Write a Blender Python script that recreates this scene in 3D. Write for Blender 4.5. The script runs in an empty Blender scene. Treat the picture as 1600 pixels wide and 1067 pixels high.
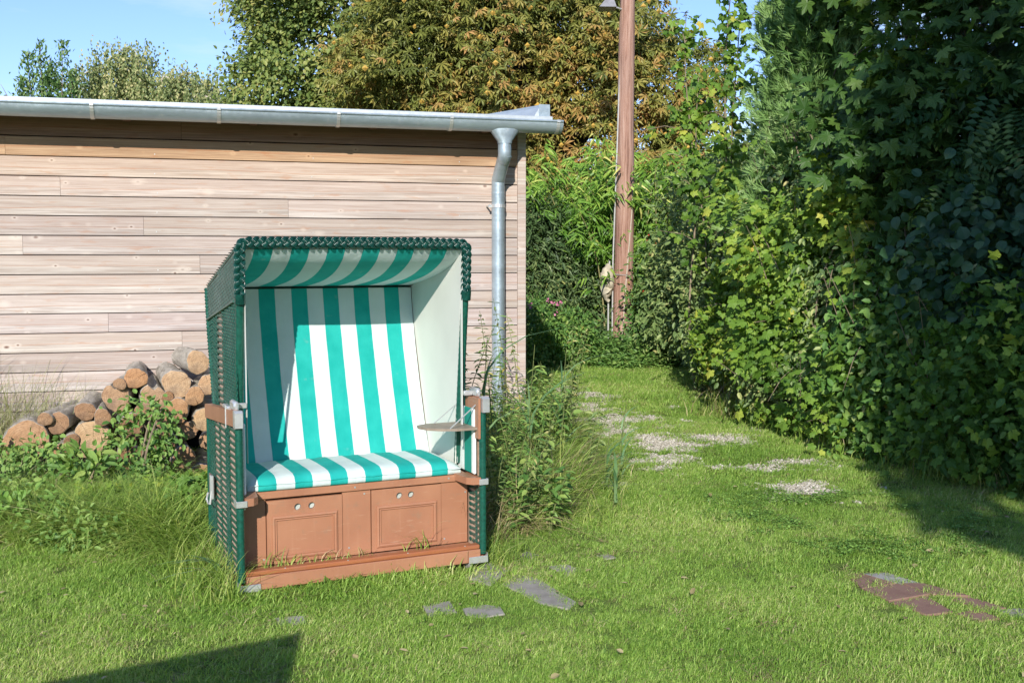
import bpy, math, random
import numpy as np
from mathutils import Vector, Matrix
rng = np.random.default_rng(7); random.seed(7)
S = bpy.context.scene
COL = S.collection
R = math.radians

# ------------------------------------------------------------------ camera, sky, sun, exposure
cam = bpy.data.objects.new('camera', bpy.data.cameras.new('camera')); COL.objects.link(cam)
cam.data.lens = 38.46; cam.data.sensor_width = 36; cam.data.sensor_fit = 'HORIZONTAL'
cam.data.clip_start = .05; cam.data.clip_end = 2000
cam.location = (0, 0, 1.55); cam.rotation_euler = (math.pi/2 - .0763, 0, 0)
S.camera = cam
SUN_AZ, SUN_EL = R(5.0), R(25.5)           # travel direction of the light: azimuth right of +Y
S.view_settings.view_transform = 'Standard'; S.view_settings.look = 'None'
S.view_settings.exposure = 0.46; S.view_settings.gamma = 1; S.view_settings.use_curve_mapping = False
W = bpy.data.worlds.new('World'); S.world = W; W.use_nodes = True
def node(nt, t, **k):
    n = nt.nodes.new(t)
    for a, b in k.items():
        if a.startswith('i_'): n.inputs[a[2:].replace('_', ' ')].default_value = b
        else: setattr(n, a, b)
    return n
def build_world():
    nt = W.node_tree; nt.nodes.clear(); L = nt.links.new
    sky = node(nt, 'ShaderNodeTexSky', sky_type='NISHITA', sun_disc=False, sun_elevation=SUN_EL,
               sun_rotation=math.pi + SUN_AZ, air_density=1.1, dust_density=0.0, ozone_density=6.0)
    tc = node(nt, 'ShaderNodeTexCoord'); mp = node(nt, 'ShaderNodeMapping')
    mp.inputs['Scale'].default_value = (1.6, 1.6, 8)
    n = node(nt, 'ShaderNodeTexNoise'); n.inputs['Scale'].default_value = 2.6; n.inputs['Detail'].default_value = 7
    n.inputs['Roughness'].default_value = .55
    cr = node(nt, 'ShaderNodeValToRGB'); e = cr.color_ramp.elements
    e[0].position = .50; e[0].color = (0, 0, 0, 1); e[1].position = .72; e[1].color = (.65, .65, .65, 1)
    mx = node(nt, 'ShaderNodeMix', data_type='RGBA'); mx.inputs['B'].default_value = (4.2, 4.9, 5.6, 1)
    bg = node(nt, 'ShaderNodeBackground'); bg.inputs['Strength'].default_value = .15
    out = node(nt, 'ShaderNodeOutputWorld')
    L(tc.outputs['Generated'], mp.inputs['Vector']); L(mp.outputs[0], n.inputs['Vector']); L(n.outputs['Fac'], cr.inputs[0])
    tint = node(nt, 'ShaderNodeMix', data_type='RGBA', blend_type='MULTIPLY'); tint.inputs['Factor'].default_value = 1; tint.inputs['B'].default_value = (.98, .87, 1.0, 1)
    L(cr.outputs[0], mx.inputs['Factor']); L(sky.outputs[0], tint.inputs['A']); L(tint.outputs['Result'], mx.inputs['A']); L(mx.outputs['Result'], bg.inputs[0]); L(bg.outputs[0], out.inputs[0])
build_world()
sun = bpy.data.objects.new('sun', bpy.data.lights.new('sun', 'SUN')); COL.objects.link(sun)
sun.data.energy = 4.3; sun.data.angle = R(.5); sun.data.color = (1, .945, .86)
sd = Vector((math.sin(SUN_AZ)*math.cos(SUN_EL), math.cos(SUN_AZ)*math.cos(SUN_EL), -math.sin(SUN_EL)))
sun.rotation_euler = sd.to_track_quat('-Z', 'Y').to_euler(); sun.location = (0, -10, 20)
S.cycles.max_bounces = 8; S.cycles.transparent_max_bounces = 8; S.cycles.use_adaptive_sampling = True

# ------------------------------------------------------------------ helpers
def tag(o, label=None, cat=None, group=None, kind=None):
    if label: o['label'] = label
    if cat: o['category'] = cat
    if group: o['group'] = group
    if kind: o['kind'] = kind
    return o
def link(name, me, mat=None, parent=None):
    o = bpy.data.objects.new(name, me); COL.objects.link(o)
    if mat is not None and me is not None and not me.materials: me.materials.append(mat)
    if parent is not None: o.parent = parent
    return o
def empty(name, loc=(0, 0, 0), rz=0):
    o = bpy.data.objects.new(name, None); COL.objects.link(o); o.location = loc; o.rotation_euler = (0, 0, rz); o.empty_display_size = .2
    return o
def kids(o): return [c for c in COL.objects if c.parent == o]
def copy_tree(o, parent=None):
    c = o.copy(); COL.objects.link(c); c.parent = parent
    for k in kids(o): copy_tree(k, c)
    return c
class MB:
    def __init__(s): s.v = []; s.f = []
    def add(s, v, f):
        n = len(s.v); s.v += [tuple(map(float, q)) for q in v]; s.f += [tuple(i+n for i in q) for q in f]; return s
    def box(s, lo, hi, b=.002, M=None):
        lo, hi = np.minimum(lo, hi).astype(float), np.maximum(lo, hi).astype(float)
        b = min(b, min(hi-lo)*.45)
        v = []; idx = {}
        for sx in (0, 1):
            for sy in (0, 1):
                for sz in (0, 1):
                    c = np.array([(lo, hi)[sx][0], (lo, hi)[sy][1], (lo, hi)[sz][2]])
                    inn = np.array([b if not sx else -b, b if not sy else -b, b if not sz else -b])
                    for ax in range(3):
                        p = c + inn; p[ax] = c[ax]; idx[(sx, sy, sz, ax)] = len(v); v.append(p)
        f = []
        def q(a): f.append(tuple(idx[k] for k in a))
        for s_ in (0, 1):
            o = [(0, 0), (1, 0), (1, 1), (0, 1)]
            if s_: o = o
            r = [(s_, a, c, 0) for a, c in o]; q(r if s_ else r[::-1])
            r = [(a, s_, c, 1) for a, c in o]; q(r[::-1] if s_ else r)
            r = [(a, c, s_, 2) for a, c in o]; q(r if s_ else r[::-1])
        for a in (0, 1):
            for c in (0, 1):
                for (ax, o1, o2) in ((0, 1, 2), (1, 0, 2), (2, 0, 1)):
                    def K(t, w):
                        k = [0, 0, 0]; k[ax] = t; k[o1] = a; k[o2] = c; return (k[0], k[1], k[2], w)
                    q([K(0, o1), K(1, o1), K(1, o2), K(0, o2)])
        for sx in (0, 1):
            for sy in (0, 1):
                for sz in (0, 1): q([(sx, sy, sz, 0), (sx, sy, sz, 1), (sx, sy, sz, 2)])
        if M is not None: v = [tuple(M @ Vector(p)) for p in v]
        return s.add(v, f)
    def tube(s, path, r, n=8, cap=True, closed=False, up=None):
        P = [Vector(p) for p in path]; m = len(P); rr = r if hasattr(r, '__len__') else [r]*m
        v = []; f = []; prev = None
        for i, p in enumerate(P):
            t = (P[min(i+1, m-1)] - P[max(i-1, 0)]).normalized()
            if prev is None:
                a = Vector(up) if up else (Vector((0, 0, 1)) if abs(t.z) < .9 else Vector((1, 0, 0)))
                prev = (a - t*a.dot(t)).normalized()
            else: prev = (prev - t*prev.dot(t)).normalized()
            b = t.cross(prev)
            for k in range(n):
                a = 2*math.pi*k/n; v.append(p + (prev*math.cos(a) + b*math.sin(a))*rr[i])
        for i in range(m-1):
            for k in range(n): f.append((i*n+k, i*n+(k+1) % n, (i+1)*n+(k+1) % n, (i+1)*n+k))
        if cap: f.append(tuple(range(n))[::-1]); f.append(tuple((m-1)*n+k for k in range(n)))
        return s.add(v, f)
    def cyl(s, a, b, r, n=12, r2=None): return s.tube([a, b], [r, r if r2 is None else r2], n)
    def prism(s, poly, ax, lo, hi):     # poly in the two other axes (in order), extruded along ax
        def P(u, w, h):
            return {0: (h, u, w), 1: (u, h, w), 2: (u, w, h)}[ax]
        n = len(poly); v = [P(u, w, lo) for u, w in poly] + [P(u, w, hi) for u, w in poly]
        f = [tuple(range(n)), tuple(range(2*n-1, n-1, -1))] + [(i, (i+n), (i+1) % n+n, (i+1) % n) for i in range(n)]
        return s.add(v, f)
    def build(s, name, mat, parent=None, smooth=False, kind=None, angle=40):
        me = bpy.data.meshes.new(name); me.from_pydata(s.v, [], s.f); me.update()
        import bmesh
        bm = bmesh.new(); bm.from_mesh(me); bmesh.ops.recalc_face_normals(bm, faces=bm.faces); bm.to_mesh(me); bm.free()
        if smooth:
            me.polygons.foreach_set('use_smooth', [True]*len(me.polygons))
            try: me.set_sharp_from_angle(angle=R(angle))
            except Exception: pass
        o = link(name, me, mat, parent)
        if kind: o['kind'] = kind
        return o

def np_mesh(name, V, T, mat, parent=None, attr=None, kind=None, smooth=False):
    """big triangle mesh from arrays; attr = per-face float 'rnd'"""
    me = bpy.data.meshes.new(name); nv, nt = len(V), len(T)
    me.vertices.add(nv); me.vertices.foreach_set('co', np.asarray(V, np.float32).ravel())
    me.loops.add(nt*3); me.loops.foreach_set('vertex_index', np.asarray(T, np.int32).ravel())
    me.polygons.add(nt); me.polygons.foreach_set('loop_start', np.arange(0, nt*3, 3, dtype=np.int32))
    me.polygons.foreach_set('use_smooth', np.full(nt, smooth))
    me.update(calc_edges=True)
    if attr is not None:
        a = me.attributes.new('rnd', 'FLOAT', 'FACE'); a.data.foreach_set('value', np.asarray(attr, np.float32))
    o = link(name, me, mat, parent)
    if kind: o['kind'] = kind
    return o

# value noise
_NT = rng.random((64, 64, 64)).astype(np.float32)
def vnoise(P, s=1.0, off=0.0):
    P = np.asarray(P, float)*s + off + 100.
    if P.shape[-1] == 2: P = np.concatenate([P, np.zeros(P.shape[:-1]+(1,))], -1)
    i = np.floor(P).astype(int); t = P-i; t = t*t*(3-2*t); i %= 64; j = (i+1) % 64
    g = lambda a, b, c: _NT[a, b, c]
    x0, y0, z0 = i[..., 0], i[..., 1], i[..., 2]; x1, y1, z1 = j[..., 0], j[..., 1], j[..., 2]
    tx, ty, tz = t[..., 0], t[..., 1], t[..., 2]
    l = lambda a, b, w: a+(b-a)*w
    return l(l(l(g(x0, y0, z0), g(x1, y0, z0), tx), l(g(x0, y1, z0), g(x1, y1, z0), tx), ty),
             l(l(g(x0, y0, z1), g(x1, y0, z1), tx), l(g(x0, y1, z1), g(x1, y1, z1), tx), ty), tz)
def unit(a): return a/np.maximum(np.linalg.norm(a, axis=-1, keepdims=True), 1e-9)
def rdir(n): return unit(rng.normal(size=(n, 3)))

# leaf templates: (vertices (along, across, lift), triangles)
T_DIAM = (np.array([(0, 0, 0), (.42, .5, .10), (1, 0, 0), (.42, -.5, .10)]), np.array([(0, 2, 1), (0, 3, 2)]))
T_OVAL = (np.array([(0, 0, 0), (.22, .40, .08), (.62, .42, .10), (1, 0, -.05), (.62, -.42, .10), (.22, -.40, .08), (.5, 0, 0)]),
          np.array([(0, 6, 1), (1, 6, 2), (2, 6, 3), (3, 6, 4), (4, 6, 5), (5, 6, 0)]))
T_ROUND = (np.array([(0, 0, 0), (.08, .34, .05), (.38, .52, .10), (.74, .42, .06), (1, 0, -.10), (.74, -.42, .06), (.38, -.52, .10), (.08, -.34, .05), (.5, 0, 0)]),
           np.array([(0, 8, 1), (1, 8, 2), (2, 8, 3), (3, 8, 4), (4, 8, 5), (5, 8, 6), (6, 8, 7), (7, 8, 0)]))
T_BLADE = (np.array([(0, .5, 0), (0, -.5, 0), (.35, .5, .12), (.35, -.5, .12), (.7, .32, .10), (.7, -.32, .10), (1, 0, -.05)]),
           np.array([(0, 1, 2), (1, 3, 2), (2, 3, 4), (3, 5, 4), (4, 5, 6)]))
def _polar(prof, cx=.24, cup=.16):
    """palmate leaf outline given as (angle from the tip direction, radius) for one half"""
    half = [(cx+r*math.cos(R(a)), r*math.sin(R(a))) for a, r in prof]
    full = half + [(x, -y) for x, y in half[-1:0:-1]]
    V = [(x, y, -cup*abs(y)-.12*max(0, x-.6)+(.03 if i % 2 else -.01)) for i, (x, y) in enumerate(full)] + [(cx+.05, 0, .04)]
    n = len(full); return np.array(V), np.array([(i, n, (i+1) % n) for i in range(n)])
T_LOBE = _polar([(0, .86), (9, .66), (17, .60), (24, .40), (38, .62), (47, .78), (56, .66), (66, .56), (79, .38), (98, .44), (114, .56), (128, .40), (160, .24), (180, .10)])
T_LOBE3 = _polar([(0, .78), (10, .62), (22, .50), (34, .44), (52, .58), (62, .66), (76, .54), (95, .44), (118, .46), (140, .36), (165, .28), (180, .08)])
def _palm(k=6):   # horse chestnut: drooping leaflets from one point
    V = []; T = []
    for i in range(k):
        a = R(-115 + 230*i/(k-1)); l = 1.0 if 0 < i < k-1 else .7; c, s = math.cos(a), math.sin(a); w = .15
        b = len(V)
        for (u, v_, z) in ((0, 0, 0), (.62*l, w, -.22*l+.05), (l, 0, -.55*l), (.62*l, -w, -.22*l+.05)):
            V.append((u*c - v_*s, u*s + v_*c, z))
        T += [(b, b+2, b+1), (b, b+3, b+2)]
    return np.array(V), np.array(T)
T_PALM = _palm()
def _pinnate(k=6):
    V = []; T = []
    for i in range(k):
        for s in (1, -1):
            x = .12+.8*i/k; b = len(V)
            for (u, w, z) in ((0, 0, 0), (.06, .13, -.01), (.02, .26, -.05), (-.07, .13, -.01)):
                V.append((x+u+.04, s*w+.0, z-.25*x*x))
            T += [(b, b+1, b+2), (b, b+2, b+3)]
    b = len(V)
    for (u, w, z) in ((.9, 0, -.2), (1.0, .07, -.22), (1.18, 0, -.32), (1.0, -.07, -.22)): V.append((u, w, z))
    T += [(b, b+1, b+2), (b, b+2, b+3)]
    return np.array(V), np.array(T)
T_PIN = _pinnate()
def _needles(k=14):
    V = []; T = []; r_ = np.random.default_rng(3)
    for i in range(k):
        a = r_.uniform(0, 6.28); e = r_.uniform(.15, .75); x0 = r_.uniform(0, .5); l = r_.uniform(.45, .7)
        d = np.array([math.cos(e), math.sin(e)*math.cos(a), math.sin(e)*math.sin(a)]); p = np.array([x0, 0, 0])
        q = np.cross(d, (0, 0, 1)); q = q/np.linalg.norm(q)*.034
        b = len(V); V += [p+q, p-q, p+d*l]; T.append((b, b+1, b+2))
    return np.array(V), np.array(T)
T_NEED = _needles()

def leaf_arrays(P, D, N, Ln, Wd, tmpl):
    TV, TT = tmpl; n = len(P); D = unit(D); B = unit(np.cross(N, D)); N = np.cross(D, B)
    Ln = np.broadcast_to(Ln, n)[:, None, None]; Wd = np.broadcast_to(Wd, n)[:, None, None]
    V = P[:, None, :] + D[:, None, :]*TV[None, :, 0:1]*Ln + B[:, None, :]*TV[None, :, 1:2]*Wd + N[:, None, :]*TV[None, :, 2:3]*Ln
    T = TT[None] + (np.arange(n)*len(TV))[:, None, None]
    return V.reshape(-1, 3), T.reshape(-1, 3), len(TT)
def leaves(name, P, D, N, Ln, Wd, tmpl, mat, parent=None, r=None, kind=None):
    V, T, k = leaf_arrays(P, D, N, Ln, Wd, tmpl)
    if r is None: r = rng.random(len(P))
    return np_mesh(name, V, T, mat, parent, np.repeat(r, k), kind)

def lump_points(ells, n_cl, per, rc, shell=(.78, 1.04), face=.65, zmin=0.05, lump=.22, keep=None):
    """clump centres near the surface of a union of ellipsoids, then leaves round each clump. Returns P, outward, clump random"""
    E = np.array([(*c, *r) for c, r in ells], float)
    w = np.array([(r[0]*r[1]*r[2])**(2/3) for c, r in ells]); w /= w.sum()
    C = []; O = []
    tries = 0
    while sum(len(c) for c in C) < n_cl and tries < 40:
        tries += 1
        m = n_cl*2; k = rng.choice(len(ells), m, p=w); d = rdir(m)
        flip = (d[:, 1] > 0) & (rng.random(m) < face); d[flip, 1] *= -1
        c = E[k, :3]; r = E[k, 3:]
        rad = rng.uniform(*shell, m)*(1 + lump*(vnoise(c*3.1 + d*2.2)-.5)*2)
        p = c + d*r*rad[:, None]
        q = (p[:, None, :]-E[None, :, :3])/E[None, :, 3:]
        inside = (np.linalg.norm(q, axis=2) < .72).any(1)
        ok = ~inside & (p[:, 2] > zmin)
        if keep is not None: ok &= keep(p)
        C.append(p[ok]); O.append(unit(d/r)[ok])
    C = np.concatenate(C)[:n_cl]; O = np.concatenate(O)[:n_cl]; n = len(C)
    cr = rng.random(n)
    P = np.repeat(C, per, 0) + rng.normal(size=(n*per, 3))*rc*np.array([1, 1, .75]); O = np.repeat(O, per, 0)
    ok = P[:, 2] > zmin*.5
    return P[ok], O[ok], np.repeat(cr, per)[ok]
def orient(O, droop=.5, rnd=.7, nrm=.55):
    n = len(O); D = unit(O*.6 + rng.normal(size=(n, 3))*rnd + np.array([0, 0, -droop]))
    N = unit(O*nrm + np.array([0, -.45, .55]) + rng.normal(size=(n, 3))*.45)
    return D, N

# ------------------------------------------------------------------ materials
def newmat(name):
    m = bpy.data.materials.new(name); m.use_nodes = True; m.node_tree.nodes.clear(); return m, m.node_tree
def ramp(nt, src, stops):
    cr = node(nt, 'ShaderNodeValToRGB'); e = cr.color_ramp.elements
    while len(e) < len(stops): e.new(.5)
    for k, (p, c) in zip(e, stops): k.position = p; k.color = (*c, 1)
    nt.links.new(src, cr.inputs[0]); return cr.outputs[0]
def math_(nt, op, a, b=None, clamp=False):
    n = node(nt, 'ShaderNodeMath', operation=op, use_clamp=clamp)
    for i, x in enumerate((a, b)):
        if x is None: continue
        if hasattr(x, 'is_linked') or hasattr(x, 'links'): nt.links.new(x, n.inputs[i])
        else: n.inputs[i].default_value = x
    return n.outputs[0]
def mixc(nt, f, a, b, blend='MIX'):
    n = node(nt, 'ShaderNodeMix', data_type='RGBA', blend_type=blend)
    for k, x in (('Factor', f), ('A', a), ('B', b)):
        if hasattr(x, 'links'): nt.links.new(x, n.inputs[k])
        elif isinstance(x, (int, float)): n.inputs[k].default_value = x
        else: n.inputs[k].default_value = (*x, 1)
    return n.outputs['Result']
def noise(nt, scale, detail=4, vec=None, rough=.5, map_=None, dist=0):
    n = node(nt, 'ShaderNodeTexNoise'); n.inputs['Scale'].default_value = scale; n.inputs['Detail'].default_value = detail
    n.inputs['Roughness'].default_value = rough; n.inputs['Distortion'].default_value = dist
    if vec is not None:
        if map_:
            mp = node(nt, 'ShaderNodeMapping'); mp.inputs['Scale'].default_value = map_; nt.links.new(vec, mp.inputs['Vector']); vec = mp.outputs[0]
        nt.links.new(vec, n.inputs['Vector'])
    return n.outputs['Fac']
def finish(nt, color, rough=.6, spec=.5, metal=0, bump=None, bstr=.3, bdist=.01, coat=0, extra=None):
    p = node(nt, 'ShaderNodeBsdfPrincipled'); L = nt.links.new
    if hasattr(color, 'links'): L(color, p.inputs['Base Color'])
    else: p.inputs['Base Color'].default_value = (*color, 1)
    if hasattr(rough, 'links'): L(rough, p.inputs['Roughness'])
    else: p.inputs['Roughness'].default_value = rough
    p.inputs['Specular IOR Level'].default_value = spec; p.inputs['Metallic'].default_value = metal
    p.inputs['Coat Weight'].default_value = coat
    if bump is not None:
        b = node(nt, 'ShaderNodeBump'); b.inputs['Strength'].default_value = bstr; b.inputs['Distance'].default_value = bdist
        L(bump, b.inputs['Height']); L(b.outputs[0], p.inputs['Normal'])
    o = node(nt, 'ShaderNodeOutputMaterial'); sh = p.outputs[0]
    if extra: sh = extra(p)
    L(sh, o.inputs[0]); return p
def leafmat(name, stops, trans=.28, rough=.5, spec=.35, yellow=None, big=.6, objrnd=False, amp=.35):
    """colour from the per-leaf random number, drifting slowly over the plant; part of the light passes through"""
    m, nt = newmat(name); L = nt.links.new
    if objrnd: a = node(nt, 'ShaderNodeObjectInfo').outputs['Random']
    else: a = node(nt, 'ShaderNodeAttribute', attribute_name='rnd').outputs['Fac']
    g = node(nt, 'ShaderNodeNewGeometry')
    n = noise(nt, big, 3, g.outputs['Position'])
    x = math_(nt, 'ADD', a, math_(nt, 'MULTIPLY', math_(nt, 'SUBTRACT', n, .5), amp*3), True)
    c = ramp(nt, x, stops)
    def extra(p):
        t = node(nt, 'ShaderNodeBsdfTranslucent'); tc = mixc(nt, 1.0, c, (1.25, 1.15, .45), 'MULTIPLY'); L(tc, t.inputs[0])
        mx = node(nt, 'ShaderNodeMixShader'); mx.inputs[0].default_value = trans; L(p.outputs[0], mx.inputs[1]); L(t.outputs[0], mx.inputs[2]); return mx.outputs[0]
    finish(nt, c, rough, spec, extra=extra)
    return m
def simple(name, color, rough=.6, spec=.5, metal=0, var=.15, scale=20, bstr=.15, bscale=None, coat=0):
    m, nt = newmat(name); tc = node(nt, 'ShaderNodeTexCoord').outputs['Object']
    n = noise(nt, scale, 5, tc); c = ramp(nt, n, [(.3, tuple(x*(1-var) for x in color)), (.7, tuple(min(1, x*(1+var)) for x in color))])
    finish(nt, c, rough, spec, metal, bump=noise(nt, bscale or scale*4, 3, tc), bstr=bstr, bdist=.002, coat=coat)
    return m

def m_board():
    m, nt = newmat('weathered_larch'); L = nt.links.new
    oi = node(nt, 'ShaderNodeObjectInfo'); tc = node(nt, 'ShaderNodeTexCoord')
    off = node(nt, 'ShaderNodeVectorMath', operation='ADD'); cx = node(nt, 'ShaderNodeCombineXYZ')
    L(math_(nt, 'MULTIPLY', oi.outputs['Random'], 37.0), cx.inputs[0]); L(math_(nt, 'MULTIPLY', oi.outputs['Random'], 11.0), cx.inputs[2])
    L(tc.outputs['Object'], off.inputs[0]); L(cx.outputs[0], off.inputs[1]); v = off.outputs[0]
    n1 = noise(nt, 1.0, 5, v, map_=(.9, 1, 7)); n2 = noise(nt, 1.0, 7, v, .7, (2.2, 8, 150), .4); n3 = noise(nt, 1., 4, v, map_=(5, 1, 26)); n4 = noise(nt, 1., 5, v, .6, (.8, 1, 40))
    c = ramp(nt, n1, [(.25, (.385, .345, .315)), (.5, (.49, .435, .395)), (.75, (.585, .535, .495))])
    c = mixc(nt, ramp(nt, n2, [(.36, (.95,)*3), (.58, (0,)*3)]), c, (.30, .235, .20))
    c = mixc(nt, ramp(nt, n4, [(.50, (0,)*3), (.64, (.65,)*3)]), c, (.62, .575, .53))
    c = mixc(nt, ramp(nt, n3, [(.59, (0,)*3), (.70, (.65,)*3)]), c, (.42, .265, .19))
    sz = node(nt, 'ShaderNodeSeparateXYZ'); L(tc.outputs['Object'], sz.inputs[0])
    fz = math_(nt, 'FRACT', math_(nt, 'ADD', math_(nt, 'DIVIDE', math_(nt, 'SUBTRACT', sz.outputs[2], 2.328), .1508), 40.0))
    fz = math_(nt, 'ADD', fz, math_(nt, 'MULTIPLY', math_(nt, 'SUBTRACT', n1, .5), .5))
    c = mixc(nt, ramp(nt, fz, [(.38, (0,)*3), (.48, (.38,)*3), (.95, (.42,)*3)]), c, (.445, .345, .295))
    c = mixc(nt, ramp(nt, fz, [(.385, (0,)*3), (.415, (.7,)*3), (.445, (0,)*3)]), c, (.40, .22, .145))
    for (sx_, sz_, o_) in ((7.0, 11.0, 0), (3.6, 6.5, 5.3)):
        vo = node(nt, 'ShaderNodeTexVoronoi'); vo.inputs['Scale'].default_value = 1.0; mp = node(nt, 'ShaderNodeMapping'); mp.inputs['Scale'].default_value = (sx_, .01, sz_); mp.inputs['Location'].default_value = (o_, 0, o_)
        L(v, mp.inputs['Vector']); L(mp.outputs[0], vo.inputs['Vector'])
        gate = node(nt, 'ShaderNodeSeparateColor'); L(vo.outputs['Color'], gate.inputs[0]); gt = math_(nt, 'GREATER_THAN', gate.outputs[0], .60)
        kn = ramp(nt, vo.outputs['Distance'], [(.02, (.85,)*3), (.055, (.5,)*3), (.085, (0,)*3)])
        halo = ramp(nt, vo.outputs['Distance'], [(.04, (0,)*3), (.10, (.6,)*3), (.24, (0,)*3)])
        c = mixc(nt, math_(nt, 'MULTIPLY', halo, gt), c, (.60, .53, .47)); c = mixc(nt, math_(nt, 'MULTIPLY', kn, gt), c, (.13, .065, .045))
    c = mixc(nt, 1.0, c, oi.outputs['Color'], 'MULTIPLY')
    finish(nt, c, .8, .2, bump=n2, bstr=.5, bdist=.004); return m
def m_stripe():
    m, nt = newmat('striped_fabric'); L = nt.links.new
    tc = node(nt, 'ShaderNodeTexCoord'); sx = node(nt, 'ShaderNodeSeparateXYZ'); L(tc.outputs['Object'], sx.inputs[0])
    wob = math_(nt, 'MULTIPLY', math_(nt, 'SUBTRACT', noise(nt, 5, 2, tc.outputs['Object']), .5), .006)
    x = math_(nt, 'ADD', sx.outputs[0], wob)
    fr = math_(nt, 'FRACT', math_(nt, 'ADD', math_(nt, 'DIVIDE', math_(nt, 'SUBTRACT', x, .031), .1735), 10.0))
    g = math_(nt, 'LESS_THAN', fr, .495)
    n = noise(nt, 9, 4, tc.outputs['Object'])
    gr = ramp(nt, n, [(.3, (.010, .33, .295)), (.7, (.022, .40, .355))]); wh = ramp(nt, n, [(.3, (.54, .63, .62)), (.7, (.60, .68, .67))])
    c = mixc(nt, g, wh, gr)
    st = noise(nt, 14, 3, tc.outputs['Object']); c = mixc(nt, ramp(nt, st, [(.66, (0,)*3), (.8, (.25,)*3)]), c, (.42, .42, .34))
    w1 = noise(nt, 5, 4, tc.outputs['Object'], .6, (1, 1, .55)); w2 = noise(nt, 420, 2, tc.outputs['Object'])
    h = math_(nt, 'ADD', math_(nt, 'MULTIPLY', w1, 1.0), math_(nt, 'MULTIPLY', w2, .05))
    finish(nt, c, .85, .15, bump=h, bstr=.8, bdist=.014); return m
def m_wicker(name='green_wicker', col=(.010, .085, .058), dust=(.13, .18, .155), rough=.42):
    m, nt = newmat(name); tc = node(nt, 'ShaderNodeTexCoord').outputs['Object']
    n = noise(nt, 6, 5, tc); n2 = noise(nt, 60, 2, tc)
    c = ramp(nt, n2, [(.3, tuple(x*.7 for x in col)), (.7, tuple(x*1.3 for x in col))])
    c = mixc(nt, ramp(nt, n, [(.45, (0,)*3), (.8, (.4,)*3)]), c, dust)
    finish(nt, c, rough, .5, bump=n2, bstr=.2, bdist=.002); return m
def m_paint():
    m, nt = newmat('brown_paint'); tc = node(nt, 'ShaderNodeTexCoord').outputs['Object']
    n = noise(nt, 5, 5, tc); g = noise(nt, 1, 5, tc, .6, (60, 60, 4))
    c = ramp(nt, n, [(.3, (.335, .150, .085)), (.7, (.40, .19, .108))])
    c = mixc(nt, ramp(nt, g, [(.55, (0,)*3), (.8, (.3,)*3)]), c, (.46, .25, .16))
    d = noise(nt, 24, 6, tc, .65); c = mixc(nt, ramp(nt, d, [(.56, (0,)*3), (.72, (.55,)*3)]), c, (.27, .17, .11)); c = mixc(nt, ramp(nt, noise(nt, 1, 6, tc, .7, (9, 9, 70)), [(.60, (0,)*3), (.72, (.5,)*3)]), c, (.52, .34, .23))
    finish(nt, c, .42, .45, bump=g, bstr=.15, bdist=.002); return m
def m_varnish():
    m, nt = newmat('varnished_wood'); tc = node(nt, 'ShaderNodeTexCoord').outputs['Object']
    g = noise(nt, 1, 6, tc, .6, (3, 40, 60)); n = noise(nt, 8, 4, tc)
    c = ramp(nt, g, [(.3, (.27, .085, .032)), (.6, (.38, .14, .06)), (.8, (.27, .10, .05))])
    c = mixc(nt, ramp(nt, n, [(.5, (0,)*3), (.75, (.5,)*3)]), c, (.28, .13, .08))
    finish(nt, c, .35, .5, bump=g, bstr=.15, bdist=.002); return m
def m_metal(name, col, rough=.42, metal=.75, var=.12, streak=(1.5, 1.5, 12)):
    m, nt = newmat(name); tc = node(nt, 'ShaderNodeTexCoord').outputs['Object']
    n = noise(nt, 1, 5, tc, .6, streak); n2 = noise(nt, 30, 4, tc)
    c = ramp(nt, n, [(.3, tuple(x*(1-var) for x in col)), (.7, tuple(x*(1+var) for x in col))])
    c = mixc(nt, ramp(nt, n2, [(.6, (0,)*3), (.75, (.25,)*3)]), c, (.62, .60, .56))
    r = ramp(nt, n2, [(.3, (rough*.8,)*3), (.7, (min(1, rough*1.3),)*3)])
    finish(nt, c, r, .5, metal); return m
def m_bark(name, a, b, sc=(14, 14, 3), bd=.02):
    m, nt = newmat(name); tc = node(nt, 'ShaderNodeTexCoord').outputs['Object']
    n = noise(nt, 1, 7, tc, .65, sc, .5); n2 = noise(nt, 3, 4, tc)
    c = ramp(nt, n, [(.3, a), (.7, b)]); c = mixc(nt, ramp(nt, n2, [(.5, (0,)*3), (.8, (.35,)*3)]), c, (.16, .18, .11))
    finish(nt, c, .85, .2, bump=n, bstr=.8, bdist=bd); return m
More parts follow.
